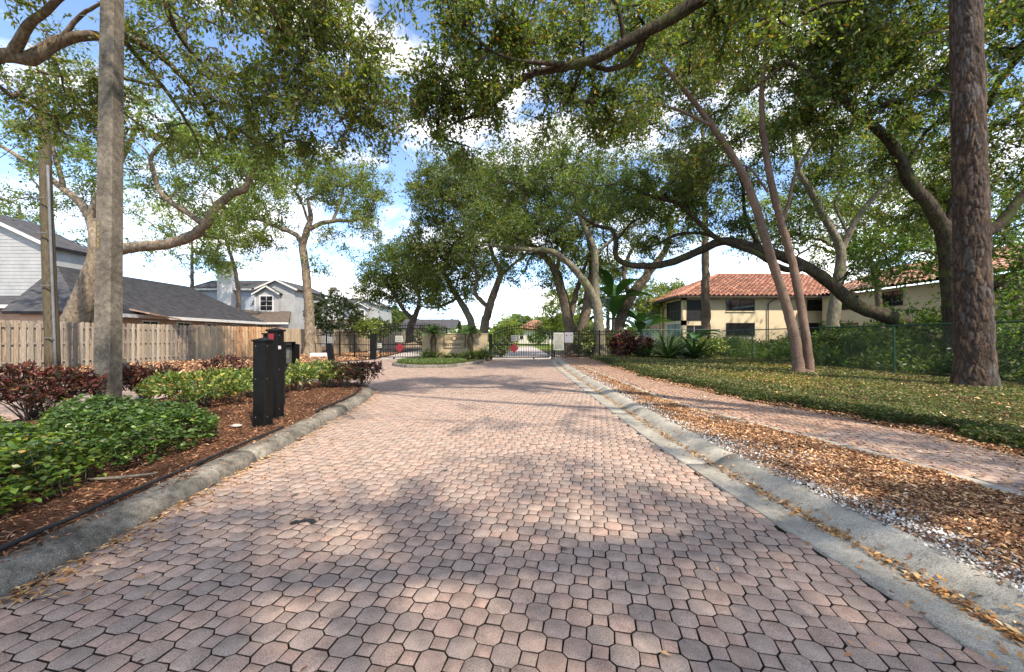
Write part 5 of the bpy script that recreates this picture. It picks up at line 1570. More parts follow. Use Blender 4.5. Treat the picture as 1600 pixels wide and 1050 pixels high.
def banana(label, x, y, h, n, L, seed, z=0):
    rng = np.random.default_rng(seed); root = thing('banana_plant', label, 'plant', (x, y, z))
    st = MB(); st.tube([(0, 0, 0), (.05, 0, h*.5), (.02, 0, h*.8)], [.14, .11, .06], 8); st.build('stem', M['bark_grey'], root, smooth=True)
    for i in range(n):
        az = rng.uniform(0, 6.28); el = rng.uniform(.5, 1.35); p = np.array([.03, 0, h*rng.uniform(.35, .8)]); d = np.array([math.cos(az), math.sin(az), 0]); s = np.array([-d[1], d[0], 0])
        Vs = []; Fs = []; Cs = []; seg = 9; l = L*rng.uniform(.7, 1.15); w = l*.17; e = el; c = np.array((.04, .095, .025))*rng.uniform(.7, 1.3)
        for k in range(seg+1):
            t = k/seg; ww = .02 if t < .2 else w*math.sin(math.pi*min(1, (t-.2)/.8*.93+.06))
            Vs += [p-s*ww+np.array([0, 0, ww*.35]), p.copy(), p+s*ww+np.array([0, 0, ww*.35])]; Cs += [c*1.1, c*1.3, c*1.1]
            p = p+(d*math.cos(e)+np.array([0, 0, math.sin(e)]))*l/seg; e -= 1.3/seg
        for k in range(seg):
            q = k*3; Fs += [(q, q+1, q+4, q+3), (q+1, q+2, q+5, q+4)]
        obj('leaf', mesh_np('leaf', np.array(Vs), np.array(Fs), np.array(Cs)), M['blade'], root)
banana('tall banana plant between the oak trunks behind the iron fence', 7.1, 28.0, 5.6, 16, 3.0, 3)
banana('low banana plant just left of the yellow building', 9.4, 29.0, 2.8, 12, 2.6, 4)
banana('small banana plant in front of the lower front window', 15.2, 32.5, 1.8, 10, 2.0, 5)

def underg():
    rng = np.random.default_rng(90)
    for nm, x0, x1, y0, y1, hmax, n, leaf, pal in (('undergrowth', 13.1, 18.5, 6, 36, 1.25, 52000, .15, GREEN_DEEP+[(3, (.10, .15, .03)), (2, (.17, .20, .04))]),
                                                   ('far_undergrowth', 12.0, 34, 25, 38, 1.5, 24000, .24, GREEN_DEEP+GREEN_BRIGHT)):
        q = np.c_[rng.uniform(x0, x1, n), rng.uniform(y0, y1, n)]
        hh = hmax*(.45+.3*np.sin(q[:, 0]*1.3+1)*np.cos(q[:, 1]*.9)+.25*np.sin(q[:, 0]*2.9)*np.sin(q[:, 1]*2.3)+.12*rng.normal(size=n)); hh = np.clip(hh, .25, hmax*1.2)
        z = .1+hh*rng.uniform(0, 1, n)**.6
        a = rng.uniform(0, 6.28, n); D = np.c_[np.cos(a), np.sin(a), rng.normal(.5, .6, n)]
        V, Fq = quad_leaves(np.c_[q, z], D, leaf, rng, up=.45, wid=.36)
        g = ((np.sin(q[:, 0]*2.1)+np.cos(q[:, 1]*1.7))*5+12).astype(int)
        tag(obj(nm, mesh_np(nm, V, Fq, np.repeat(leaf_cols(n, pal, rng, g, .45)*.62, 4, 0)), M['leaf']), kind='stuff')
underg()
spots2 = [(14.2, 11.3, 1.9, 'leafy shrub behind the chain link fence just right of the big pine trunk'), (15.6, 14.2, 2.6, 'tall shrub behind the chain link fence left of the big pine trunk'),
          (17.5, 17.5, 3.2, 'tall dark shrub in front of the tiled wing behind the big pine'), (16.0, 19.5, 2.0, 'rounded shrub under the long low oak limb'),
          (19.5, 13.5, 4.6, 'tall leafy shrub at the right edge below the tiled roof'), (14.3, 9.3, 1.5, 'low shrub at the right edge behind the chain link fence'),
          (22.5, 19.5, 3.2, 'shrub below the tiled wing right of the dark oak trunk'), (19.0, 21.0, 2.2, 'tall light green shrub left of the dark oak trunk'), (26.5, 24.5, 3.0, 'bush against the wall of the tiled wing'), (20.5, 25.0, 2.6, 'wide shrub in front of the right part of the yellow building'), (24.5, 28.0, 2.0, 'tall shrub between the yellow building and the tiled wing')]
for i, (x, y, h_, lab) in enumerate(spots2):
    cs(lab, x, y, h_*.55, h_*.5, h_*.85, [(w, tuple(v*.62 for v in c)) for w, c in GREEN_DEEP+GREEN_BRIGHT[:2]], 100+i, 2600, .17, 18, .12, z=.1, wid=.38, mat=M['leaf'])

# ---------------------------------------------------------------- trees
def thin(limbs, k):
    return [[[*p[:3], p[3]*k] for p in L] for L in limbs]
def L4(pts, Y0=None):
    """limb points: (px, py, Y, radius) in picture terms -> world"""
    return [[*W(a, b, c), d] for a, b, c, d in pts]
def Bl(px, py, Y, rx, rz, ry, n):
    return (W(px, py, Y), (rx/F*Y, ry, rz/F*Y), n)

def near_left():
    trunk = [[-13.6, 5.8, 0, .42], [-13.2, 6.0, 2.6, .36], [-12.2, 6.5, 4.8, .28], [*W(-90, 120, 7.1), .19], *L4([(0, 86, 7.2, .16), (45, 92, 7.3, .15), (85, 68, 7.4, .13), (125, 56, 7.5, .115), (165, 58, 7.6, .10), (215, 64, 7.8, .085), (270, 105, 8.2, .065), (318, 165, 8.8, .05), (345, 225, 9.4, .035)])]
    l2 = L4([(20, 84, 7.2, .12), (45, 40, 7.0, .09), (85, 5, 6.8, .07), (150, -60, 6.4, .05)])
    l3 = L4([(190, 60, 7.7, .07), (225, 100, 8.2, .06), (265, 150, 8.8, .05), (300, 205, 9.4, .035), (320, 250, 9.9, .02)])
    l4 = [[-12.6, 6.2, 4.0, .24], [-10, 5.4, 7.2, .18], [-6.5, 5.6, 8.0, .13], [*W(380, -40, 6.8), .09], [*W(440, 40, 7.0), .06], [*W(500, 120, 7.4), .04], [*W(540, 200, 7.8), .02]]
    l5 = L4([(300, -80, 6.6, .10), (260, 0, 7.2, .07), (290, 70, 8.0, .05), (350, 130, 8.6, .035)])
    l6 = L4([(95, 62, 7.4, .06), (125, 25, 7.4, .045), (160, 5, 7.2, .03)])
    bl = [Bl(300, 60, 8.2, 95, 70, 1.2, 60), Bl(410, 80, 7.8, 110, 95, 1.3, 92), Bl(520, 110, 7.6, 95, 100, 1.2, 84), Bl(580, 160, 7.6, 50, 65, .8, 32), Bl(430, 195, 8.6, 80, 50, 1.0, 44),
          Bl(500, 10, 7.0, 130, 50, 1.2, 70), Bl(60, 150, 8.5, 85, 45, 1.2, 38), Bl(120, 90, 8.2, 60, 45, 1.0, 22), Bl(150, 190, 9.5, 60, 40, 1.0, 22), Bl(330, 200, 9.4, 60, 45, 1.0, 30), Bl(60, 20, 7, 60, 30, .8, 10),
          ((-7, 3.0, 8.5), (3.5, 2.5, 1.0), 70), ((-10, 1, 8), (3, 3, 1.2), 50)]
    make_tree('oak_tree', 'overhanging oak whose bough crosses behind the concrete pole at the top left', thin([trunk, l2, l3, l4, l5, l6], .76), bl, M['bark_oak'], GREEN_OLIVE, 201,
              leaf=.095, n_tw=7, n_lf=12, tw_len=.45, r_tip=.008, zmin=4.2, twig_geo=True, hang=.35, up=.3)
near_left()

def near_right():
    trunk = [[8.6, 1.6, 0, .42], [8.3, 1.9, 2.5, .36], [7.6, 2.8, 4.4, .30], [6.2, 4.4, 5.9, .22], [*W(1230, -90, 6.0), .165], *L4([(1150, -35, 6.2, .145), (1085, 5, 6.3, .125), (1030, 38, 6.4, .11), (985, 62, 6.5, .10), (930, 92, 6.6, .085), (870, 106, 6.7, .075), (825, 118, 6.8, .062), (790, 145, 6.9, .05), (755, 178, 7.0, .038), (720, 187, 7.1, .026), (670, 215, 7.2, .012)])]
    l2 = L4([(1010, 50, 6.5, .07), (985, 95, 6.7, .055), (950, 108, 6.8, .05), (912, 98, 6.9, .035)])
    l3 = L4([(900, 100, 6.7, .05), (840, 98, 6.5, .04), (780, 85, 6.3, .03), (720, 40, 6.1, .015)])
    l4 = [[8.3, 1.9, 2.6, .30], [6.6, -.4, 5.4, .22], [4.0, -2.4, 7.2, .15], [.8, -3.4, 8.2, .09], [-2.2, -3.0, 8.8, .04]]
    l5 = [[7.9, 2.4, 3.6, .22], [7.4, 2.6, 6.2, .15], [4.8, 2.4, 8.2, .10], [2.0, 3.2, 9.0, .06], [*W(720, -140, 5.4), .03]]
    l6 = L4([(975, 66, 6.5, .045), (965, 10, 6.4, .035), (930, -40, 6.2, .02)])
    bl = [Bl(700, 60, 6.6, 60, 75, .9, 50), Bl(760, 130, 7.0, 60, 50, .8, 42), Bl(680, 185, 7.2, 40, 50, .6, 30), Bl(840, 50, 7.4, 80, 50, .8, 48), Bl(940, 30, 7.6, 90, 50, .8, 60),
          Bl(860, 170, 8.0, 80, 45, .8, 34), Bl(970, 150, 8.0, 80, 50, .8, 34), Bl(1070, 60, 8.0, 80, 60, .8, 40), Bl(715, 250, 7.4, 30, 40, .5, 8), Bl(800, 10, 6.2, 130, 35, .9, 50), Bl(1180, 30, 6.6, 90, 60, 1.0, 60),
          ((3.4, -1.6, 7.8), (3.6, 2.6, .9), 14), ((3.6, -4.1, 8.6), (3.6, 1.5, .8), 70), ((.2, -3.4, 8.4), (3.2, 3.0, .9), 34), ((6.8, -2.2, 7.0), (2.4, 2.4, 1.0), 44), ((-2.6, -3.4, 8.4), (2.6, 2.2, .8), 30), ((1.0, .2, 8.8), (3.6, 2.4, .6), 26), ((6.2, .6, 8.0), (2.4, 2.2, .7), 34), ((9.4, -.6, 8.0), (2.4, 3.2, .9), 60)]  # unseen crown clusters over and behind the viewer, added to shade road and verge
    make_tree('oak_tree', 'overhanging oak whose long dark bough reaches down from the top right of centre', thin([trunk, l2, l3, l4, l5, l6], .86), bl, M['bark_dark'], GREEN_OAK, 202,
              leaf=.088, n_tw=7, n_lf=12, tw_len=.42, r_tip=.0075, zmin=4.4, twig_geo=True, hang=.3, up=.3)
near_right()

def rear_oak():
    trunk = [[7.2, -8.5, 0, .45], [7.0, -8.2, 3, .38], [6.2, -7.6, 5.5, .3], [5.0, -7.0, 7.6, .2], [3.4, -6.4, 8.8, .12]]
    l2 = [[6.6, -7.9, 4.2, .26], [8.2, -6.4, 6.6, .18], [9.4, -5.2, 8.2, .1]]
    l3 = [[5.6, -7.3, 6.6, .2], [3.0, -8.2, 8.4, .14], [.4, -7.6, 9.2, .08]]
    bl = [((3.4, -5.4, 8.8), (4.4, 3.0, 1.1), 190), ((7.4, -5.6, 8.4), (3.2, 3.0, 1.1), 110), ((-.4, -6.0, 9.2), (3.6, 3.0, 1.1), 110), ((10.0, -3.6, 8.2), (2.4, 2.6, 1.0), 70), ((4.6, -8.0, 9.6), (4.5, 2.0, 1.0), 60)]
    make_tree('oak_tree', 'oak out of view behind the viewer, shading the near end of the road', [trunk, l2, l3], bl, M['bark_oak'], GREEN_OAK, 240, leaf=.15, n_tw=6, n_lf=12, tw_len=.55, r_tip=.01, zmin=4.5)
rear_oak()

def twin_tree():
    Y = 13.6
    A = L4([(1248, 590, Y, .235), (1246, 560, Y, .22), (1240, 520, Y, .215), (1222, 455, Y, .20), (1202, 395, Y, .19), (1183, 330, Y, .18), (1160, 270, Y, .165), (1125, 215, Y, .14), (1085, 160, 13.2, .11), (1035, 100, 12.8, .08), (985, 40, 12.4, .045)])
    B = L4([(1266, 590, Y+.1, .20), (1262, 545, Y+.1, .19), (1252, 480, Y+.15, .18), (1238, 410, Y+.2, .175), (1220, 345, Y+.2, .165), (1206, 290, Y+.2, .155), (1195, 225, Y+.2, .14), (1190, 150, Y, .11), (1195, 70, 13.2, .08), (1180, -10, 12.8, .05)])
    c = L4([(1222, 350, Y+.2, .08), (1232, 318, Y+.1, .075), (1240, 280, Y, .07), (1255, 250, Y, .06), (1275, 215, Y, .045), (1310, 160, Y-.3, .03)])
    d = L4([(1110, 195, Y-.2, .08), (1060, 172, 13.2, .065), (1020, 165, 13, .055), (965, 185, 12.8, .045), (905, 195, 12.6, .02)])
    e = L4([(1200, 300, Y+.2, .06), (1170, 262, Y+.4, .05), (1140, 258, 14.2, .04), (1090, 262, 14.6, .025), (1040, 290, 15, .015)])
    f = L4([(1190, 130, Y, .07), (1240, 90, 13.4, .055), (1300, 60, 13, .04), (1350, 10, 12.6, .02)])
    bl = [Bl(1130, 90, 14.5, 95, 75, 1.8, 100), Bl(1040, 110, 13, 80, 60, 1.6, 75), Bl(1230, 60, 14, 90, 70, 1.8, 90), Bl(970, 190, 12.8, 75, 35, 1.2, 34), Bl(1090, 215, 15.8, 70, 45, 1.4, 45),
          Bl(1260, 160, 15.5, 70, 50, 1.4, 45), Bl(1070, 275, 15, 60, 38, 1.2, 34), Bl(1330, 70, 13, 80, 75, 1.6, 80), Bl(1120, 10, 12.6, 160, 40, 1.8, 80), Bl(1230, 30, 12.6, 120, 35, 1.6, 50)]
    root = make_tree('twin_trunk_tree', 'tree with two slim pinkish trunks in a V on the lawn', thin([A, B, c, d, e, f], .72), bl, M['bark_pink'], GREEN_OAK+[(2, (.15, .15, .035))], 203,
              leaf=.135, n_tw=7, n_lf=12, tw_len=.6, r_tip=.008, zmin=6.0, twig_geo=True, hang=.15, up=.35)
    rt = MB()
    x0, y0, z0 = W(1257, 588, Y)
    for dx, dy in ((.9, -.25), (.6, .5), (-.5, -.3), (1.2, .1)):
        rt.tube([(0+dx*.1, dy*.1, .16), (dx*.4, dy*.5, .07), (dx*.8, dy, .02), (dx*1.1, dy*1.3, -.05)], [.10, .07, .05, .02], 7)
    rt.build('root', M['bark_pink'], root, smooth=True, loc=(.1, 0, .06))
twin_tree()

def dark_oak():
    A = L4([(1497, 600, 13.2, .46), (1492, 520, 13.3, .40), (1486, 440, 13.4, .37), (1478, 375, 13.4, .34), (1455, 325, 13.3, .28), (1422, 285, 13.2, .25), (1405, 245, 13.1, .22), (1382, 212, 13, .20), (1345, 180, 12.9, .17), (1305, 145, 12.8, .15), (1262, 115, 12.7, .12), (1225, 95, 12.6, .08)])
    B = L4([(1482, 390, 13.4, .28), (1520, 372, 13.3, .25), (1560, 352, 13.2, .23), (1600, 305, 13, .20), (1660, 250, 12.8, .15), (1720, 180, 12.5, .1)])
    c = L4([(1480, 365, 13.4, .22), (1500, 280, 13.6, .19), (1530, 190, 13.6, .17), (1560, 130, 13.4, .15), (1595, 85, 13.2, .13), (1650, 10, 13, .09)])
    d = L4([(1350, 182, 12.9, .09), (1390, 160, 12.8, .08), (1440, 148, 12.7, .06), (1490, 110, 12.5, .03)])
    e = L4([(1415, 260, 13.1, .09), (1440, 215, 13.4, .075), (1470, 190, 13.8, .06), (1520, 200, 14.2, .05), (1580, 225, 14.5, .04), (1640, 240, 15, .02)])
    f = L4([(1300, 140, 12.8, .06), (1330, 90, 12.6, .05), (1400, 60, 12.4, .04), (1460, 20, 12.2, .02)])
    bl = [Bl(1330, 110, 12.8, 85, 65, 1.6, 75), Bl(1420, 90, 12.8, 80, 75, 1.8, 85), Bl(1520, 60, 13, 90, 70, 1.8, 85), Bl(1600, 170, 13.2, 80, 70, 1.8, 60), Bl(1370, 230, 13.4, 60, 40, 1.3, 26), Bl(1280, 180, 12.8, 60, 45, 1.2, 34),
          Bl(1460, 270, 14.5, 60, 40, 1.4, 18), Bl(1400, 15, 12.4, 180, 35, 1.8, 75), Bl(1590, 20, 12.6, 80, 45, 1.6, 40), Bl(1590, 320, 14.5, 55, 45, 1.2, 34), Bl(1585, 240, 14, 45, 45, 1.2, 34), Bl(1450, 170, 13, 70, 35, 1.2, 34), Bl(1420, 330, 15, 60, 30, 1.2, 24), Bl(1530, 230, 14.5, 50, 50, 1.2, 24)]
    make_tree('oak_tree', 'dark-limbed oak forking right behind the big pine trunk', thin([A, B, c, d, e, f], .70), bl, M['bark_dark'], GREEN_OAK, 204, leaf=.135, n_tw=7, n_lf=12, tw_len=.6, r_tip=.009, zmin=5, twig_geo=True, hang=.1, up=.4)
dark_oak()

def snake_oak():
    A = L4([(1535, 590, 15.0, .50), (1505, 560, 15.0, .44), (1450, 528, 15.2, .38), (1400, 500, 15.5, .34), (1340, 478, 15.8, .31), (1300, 445, 16, .29), (1262, 418, 16.2, .27), (1215, 398, 16.4, .25), (1170, 384, 16.6, .23), (1130, 377, 16.8, .22), (1095, 391, 17, .21), (1060, 406, 17.2, .21), (1025, 415, 17.4, .19), (985, 414, 17.6, .165), (963, 402, 17.7, .15), (962, 378, 17.8, .14), (955, 358, 18, .12), (930, 352, 18.2, .09), (900, 330, 18.4, .05)])
    B = L4([(1262, 418, 16.2, .16), (1225, 420, 16.0, .15), (1180, 395, 15.9, .14), (1120, 372, 15.9, .13), (1085, 340, 16, .11), (1060, 318, 16.2, .10), (1020, 308, 16.4, .08), (975, 290, 16.8, .05), (930, 290, 17.2, .02)])
    c = L4([(1130, 377, 16.8, .12), (1100, 365, 17.2, .10), (1060, 366, 17.6, .085), (1030, 380, 18, .06), (1000, 392, 18.4, .03)])
    d = L4([(1190, 390, 16.5, .10), (1165, 340, 16.8, .09), (1160, 290, 17, .08), (1140, 230, 17.2, .05)])
    e = L4([(962, 378, 17.8, .06), (985, 350, 18, .05), (1010, 335, 18, .03)])
    bl = [Bl(960, 320, 18, 60, 35, 1.6, 40), Bl(1040, 320, 17, 60, 35, 1.6, 42), Bl(1010, 285, 17, 70, 35, 1.6, 45), Bl(1110, 300, 17, 60, 45, 1.6, 48), Bl(1170, 250, 17, 70, 50, 1.6, 48), Bl(1160, 350, 17.5, 50, 26, 1.4, 22), Bl(1010, 385, 18.5, 50, 20, 1.2, 18), Bl(1230, 350, 17.5, 50, 35, 1.3, 28), Bl(905, 300, 18, 50, 35, 1.4, 26), Bl(1330, 420, 17, 50, 25, 1.2, 14)]
    make_tree('oak_tree', 'oak with a long low limb snaking left past the twin trunks', thin([A, B, c, d, e], .78), bl, M['bark_dark'], GREEN_DARK+GREEN_OAK[:2], 205, leaf=.125, n_tw=6, n_lf=15, tw_len=.6, r_tip=.011, zmin=2.8, up=.4, hang=.1)
snake_oak()

def grey_oak():
    A = L4([(1302, 575, 20.5, .42), (1300, 520, 20.5, .36), (1308, 450, 20.5, .32), (1314, 400, 20.5, .28), (1305, 370, 20.5, .24), (1285, 335, 20.4, .21), (1268, 300, 20.3, .19), (1250, 270, 20.2, .16), (1242, 230, 20, .13), (1238, 170, 19.8, .09)])
    B = L4([(1314, 392, 20.5, .20), (1340, 340, 20.2, .17), (1368, 305, 20, .15), (1395, 275, 19.8, .12), (1440, 232, 19.6, .07)])
    c = L4([(1325, 365, 20.4, .09), (1305, 320, 20.6, .08), (1318, 295, 20.8, .06), (1355, 280, 21, .03)])
    bl = [Bl(1250, 200, 20, 70, 50, 2.2, 60), Bl(1340, 240, 20.5, 80, 45, 2.2, 75), Bl(1420, 210, 20, 70, 50, 2.2, 60), Bl(1290, 290, 21, 60, 40, 1.8, 46), Bl(1400, 320, 21.5, 70, 45, 2, 60), Bl(1470, 330, 22, 60, 55, 2, 60), Bl(1180, 180, 20.5, 60, 50, 2, 40), Bl(1540, 280, 22, 60, 60, 2, 40)]
    make_tree('oak_tree', 'mossy grey-trunked oak forking above the chain link fence', thin([A, B, c], .8), bl, M['bark_grey'], GREEN_OLIVE[:4], 206, leaf=.15, n_tw=6, n_lf=15, tw_len=.75, r_tip=.012, zmin=5)
grey_oak()

def gate_oaks():
    A = L4([(893, 552, 27, .45), (888, 500, 27, .38), (876, 450, 27, .32), (866, 420, 27, .27), (845, 395, 27, .2), (815, 370, 27, .13)])
    B = L4([(897, 548, 27.3, .36), (912, 500, 27.3, .34), (922, 450, 27.4, .30), (926, 400, 27.5, .25), (915, 350, 27.6, .18), (900, 310, 27.8, .1)])
    c = L4([(890, 500, 27.2, .22), (897, 470, 27.6, .2), (905, 440, 28, .15), (920, 400, 28.3, .1)])
    d = L4([(868, 425, 27, .14), (880, 390, 26.6, .12), (905, 365, 26, .1), (940, 345, 25.6, .06)])
    bl = [Bl(850, 330, 27, 80, 55, 3, 130), Bl(930, 290, 27, 80, 55, 3, 120), Bl(800, 300, 28, 60, 45, 3, 95), Bl(900, 390, 27, 70, 30, 2.4, 55), Bl(870, 250, 26, 100, 45, 3, 110), Bl(830, 420, 28, 60, 35, 2, 42), Bl(840, 370, 27.5, 60, 30, 3, 50)]
    make_tree('oak_tree', 'oak with several dark trunks behind the notice board right of the entrance gate', [A, B, c, d], bl, M['bark_oak'], GREEN_DARK+GREEN_OLIVE[:3], 207, leaf=.17, n_tw=6, n_lf=15, tw_len=.85, r_tip=.014, zmin=5)
    A = L4([(938, 556, 25.2, .36), (936, 510, 25.2, .32), (931, 470, 25.2, .29), (905, 430, 25, .22), (885, 408, 24.8, .2), (860, 392, 24.6, .17), (825, 390, 24.4, .13), (780, 385, 24.2, .08), (740, 380, 24, .04)])
    B = L4([(932, 475, 25.2, .24), (930, 430, 25.2, .22), (928, 390, 25.1, .2), (912, 352, 25, .16), (900, 325, 24.8, .11), (880, 290, 24.6, .06)])
    c = L4([(929, 400, 25.1, .12), (950, 380, 25, .1), (975, 360, 24.8, .08), (1010, 345, 24.6, .04)])
    bl = [Bl(770, 360, 24.2, 60, 35, 2.2, 50), Bl(840, 370, 24.5, 60, 25, 2, 30), Bl(880, 290, 24.6, 70, 45, 2.4, 65), Bl(985, 340, 24.8, 60, 40, 2.2, 48), Bl(1040, 370, 25.5, 50, 30, 2, 26), Bl(760, 420, 25, 40, 25, 1.6, 12)]
    make_tree('oak_tree', 'oak behind the iron fence whose limb arches left over the entrance gate', [A, B, c], bl, M['bark_grey'], GREEN_DARK+GREEN_OAK[:3], 208, leaf=.16, n_tw=6, n_lf=15, tw_len=.8, r_tip=.013, zmin=5)
    A = L4([(962, 545, 29, .45), (966, 510, 29, .42), (982, 470, 29, .38), (1003, 440, 29, .33), (1022, 415, 29, .27), (1040, 390, 29, .2), (1050, 350, 29, .12)])
    B = L4([(985, 465, 29, .2), (975, 430, 29.3, .16), (985, 395, 29.6, .12), (1010, 360, 30, .07)])
    bl = [Bl(1040, 350, 29, 60, 45, 2.6, 50), Bl(1000, 300, 29.5, 80, 50, 3, 75), Bl(970, 400, 30, 45, 30, 2, 20), Bl(1090, 310, 30, 70, 50, 2.6, 60), Bl(950, 350, 29, 45, 40, 2.4, 35)]
    make_tree('oak_tree', 'thick pale oak trunk leaning right beside the banana plant', [A, B], bl, M['bark_oak'], GREEN_OLIVE[:4], 209, leaf=.18, n_tw=6, n_lf=15, tw_len=.9, r_tip=.014, zmin=5)
gate_oaks()

def centre_oaks():
    A = L4([(752, 540, 34, .42), (758, 505, 34, .38), (766, 475, 34, .34), (777, 445, 34, .28), (782, 425, 34, .24), (772, 405, 34, .2), (765, 380, 34, .13)])
    B = L4([(764, 480, 34, .2), (750, 468, 33.8, .19), (742, 455, 33.6, .17), (745, 438, 33.4, .12), (740, 410, 33, .07)])
    c = L4([(780, 435, 34, .16), (800, 415, 34, .13), (825, 395, 34, .08)])
    bl = [Bl(720, 330, 33, 75, 55, 3.5, 210), Bl(790, 310, 34, 65, 60, 3.5, 170), Bl(690, 380, 33, 50, 45, 3, 110), Bl(760, 390, 34, 60, 40, 3, 100), Bl(710, 280, 33, 60, 40, 3, 110), Bl(830, 380, 35, 45, 35, 2.6, 34), Bl(670, 310, 33, 26, 40, 2, 20)]
    make_tree('oak_tree', 'dense dark-crowned oak with a crooked trunk behind the sign wall', [A, B, c], bl, M['bark_oak'], GREEN_DARK+[(2, (.10, .11, .03))], 210, leaf=.20, n_tw=7, n_lf=16, tw_len=1.0, r_tip=.015, zmin=5, sinuous=.2)
    A = L4([(744, 540, 38, .42), (736, 505, 38, .36), (725, 480, 38, .32), (712, 460, 38, .26), (700, 440, 38, .18), (690, 410, 38, .1)])
    B = L4([(716, 465, 38, .16), (690, 478, 38, .13), (665, 480, 38, .09), (645, 470, 38, .05)])
    bl = [Bl(680, 430, 38, 45, 34, 2.8, 95), Bl(720, 410, 38, 45, 34, 2.8, 90), Bl(745, 440, 39, 34, 28, 2, 40), Bl(690, 465, 38, 34, 18, 2, 26)]
    make_tree('oak_tree', 'oak leaning left directly behind the sign wall plaque', [A, B], bl, M['bark_grey'], GREEN_OLIVE[:4], 211, leaf=.20, n_tw=6, n_lf=15, tw_len=1.0, r_tip=.016, zmin=4.5)
    A = L4([(642, 535, 42, .42), (640, 515, 42, .38), (648, 495, 42, .3), (655, 470, 42, .2), (650, 440, 42, .12)])
    B = L4([(645, 500, 42, .24), (628, 480, 42, .2), (612, 455, 42, .14), (600, 430, 42, .08)])
    bl = [Bl(610, 415, 42, 42, 32, 3, 130), Bl(650, 420, 42, 40, 32, 3, 110), Bl(588, 445, 42, 30, 30, 2.4, 55), Bl(640, 465, 42, 45, 26, 2.6, 60), Bl(665, 445, 42, 34, 30, 2.4, 45)]
    make_tree('oak_tree', 'rounded oak behind the exit gate left of the sign wall', [A, B], bl, M['bark_oak'], GREEN_OLIVE[:3]+GREEN_DARK[:2], 212, leaf=.22, n_tw=6, n_lf=15, tw_len=1.1, r_tip=.016, zmin=4)
centre_oaks()

def slender():
    Y = 30
    A = L4([(484, 556, Y, .38), (484, 530, Y, .36), (483, 490, Y, .34), (480, 450, Y, .31), (477, 415, Y, .29), (473, 385, Y, .26), (478, 365, Y, .24), (485, 340, Y, .18), (480, 310, Y, .1)])
    B = L4([(472, 382, Y, .20), (462, 366, Y, .18), (435, 355, Y, .15), (405, 343, Y, .12), (370, 338, Y, .08)])
    c = L4([(484, 358, Y, .17), (500, 350, Y, .16), (520, 345, Y, .14), (550, 345, Y, .1), (580, 335, Y, .05)])
    d = L4([(520, 345, Y, .12), (528, 325, Y, .1), (535, 300, Y, .08), (540, 270, Y, .04)])
    e = L4([(482, 345, Y, .1), (470, 315, Y, .08), (455, 290, Y, .05)])
    bl = [Bl(470, 285, Y, 75, 35, 3.5, 130), Bl(540, 290, Y, 60, 40, 3.2, 120), Bl(575, 330, Y, 36, 42, 2.4, 75), Bl(400, 330, Y, 45, 28, 2.6, 60), Bl(430, 370, Y, 45, 18, 2, 30), Bl(390, 385, 29, 35, 28, 2, 34), Bl(515, 375, Y, 28, 20, 1.6, 14), Bl(500, 410, Y, 22, 18, 1.2, 8), Bl(460, 250, Y, 50, 20, 2.5, 30)]
    make_tree('tall_tree', 'tall slender tree with a smooth curved trunk and umbrella crown before the wooden fence', [A, B, c, d, e], bl, M['bark_pale'], GREEN_OLIVE[:4]+GREEN_BRIGHT[:1], 213, leaf=.17, n_tw=6, n_lf=14, tw_len=.8, r_tip=.014, zmin=7)
slender()

def pale_sprawler():
    Y = 20
    A = L4([(105, 568, Y, .66), (120, 500, Y, .55), (138, 450, Y, .46), (152, 405, Y, .40), (150, 365, Y, .28), (132, 325, 20.2, .2), (95, 292, 20.5, .15), (45, 255, 21, .11), (-20, 215, 21.5, .07)])
    B = L4([(150, 408, Y, .30), (178, 392, Y, .28), (210, 386, 19.8, .26), (262, 381, 19.6, .24), (300, 368, 19.4, .23), (322, 350, 19.2, .21), (338, 325, 19, .19), (362, 303, 18.8, .17), (382, 295, 18.6, .15), (393, 272, 18.4, .09), (420, 240, 18.2, .04)])
    c = L4([(320, 352, 19.2, .14), (298, 336, 19, .13), (270, 318, 18.8, .12), (250, 300, 18.6, .10), (240, 268, 18.4, .09), (236, 245, 18.3, .08), (262, 218, 18.2, .06), (300, 192, 18, .03)])
    d = L4([(140, 345, 20, .17), (155, 300, 20, .14), (190, 250, 20, .11), (215, 190, 19.8, .07), (225, 130, 19.6, .03)])
    e = L4([(100, 296, 20.5, .12), (85, 240, 20.5, .1), (60, 170, 20.2, .07), (30, 110, 20, .03)])
    f = L4([(240, 262, 18.4, .05), (228, 235, 18.3, .04), (200, 210, 18.2, .02)])
    bl = [Bl(60, 220, 20.5, 85, 50, 2.5, 60), Bl(130, 240, 20, 70, 45, 2.4, 48), Bl(230, 190, 19, 70, 40, 2.2, 36), Bl(260, 290, 19.5, 60, 28, 2, 30), Bl(350, 250, 18.5, 60, 30, 2.2, 60), Bl(400, 275, 18.4, 40, 35, 1.8, 42), Bl(30, 300, 21, 60, 35, 2.2, 26), Bl(300, 225, 18.2, 60, 30, 2, 40), Bl(340, 395, 20.5, 40, 25, 1.6, 18), Bl(110, 300, 20, 60, 30, 2, 20), Bl(385, 340, 19, 30, 25, 1.5, 14), Bl(150, 130, 19.5, 80, 40, 2.2, 30)]
    make_tree('sprawling_tree', 'sprawling pale-barked tree behind the picket fence and the concrete pole', [A, B, c, d, e, f], bl, M['bark_pale'], GREEN_OAK[:3]+GREEN_BRIGHT[:2], 214, leaf=.14, n_tw=6, n_lf=14, tw_len=.7, r_tip=.011, zmin=5.2)
pale_sprawler()

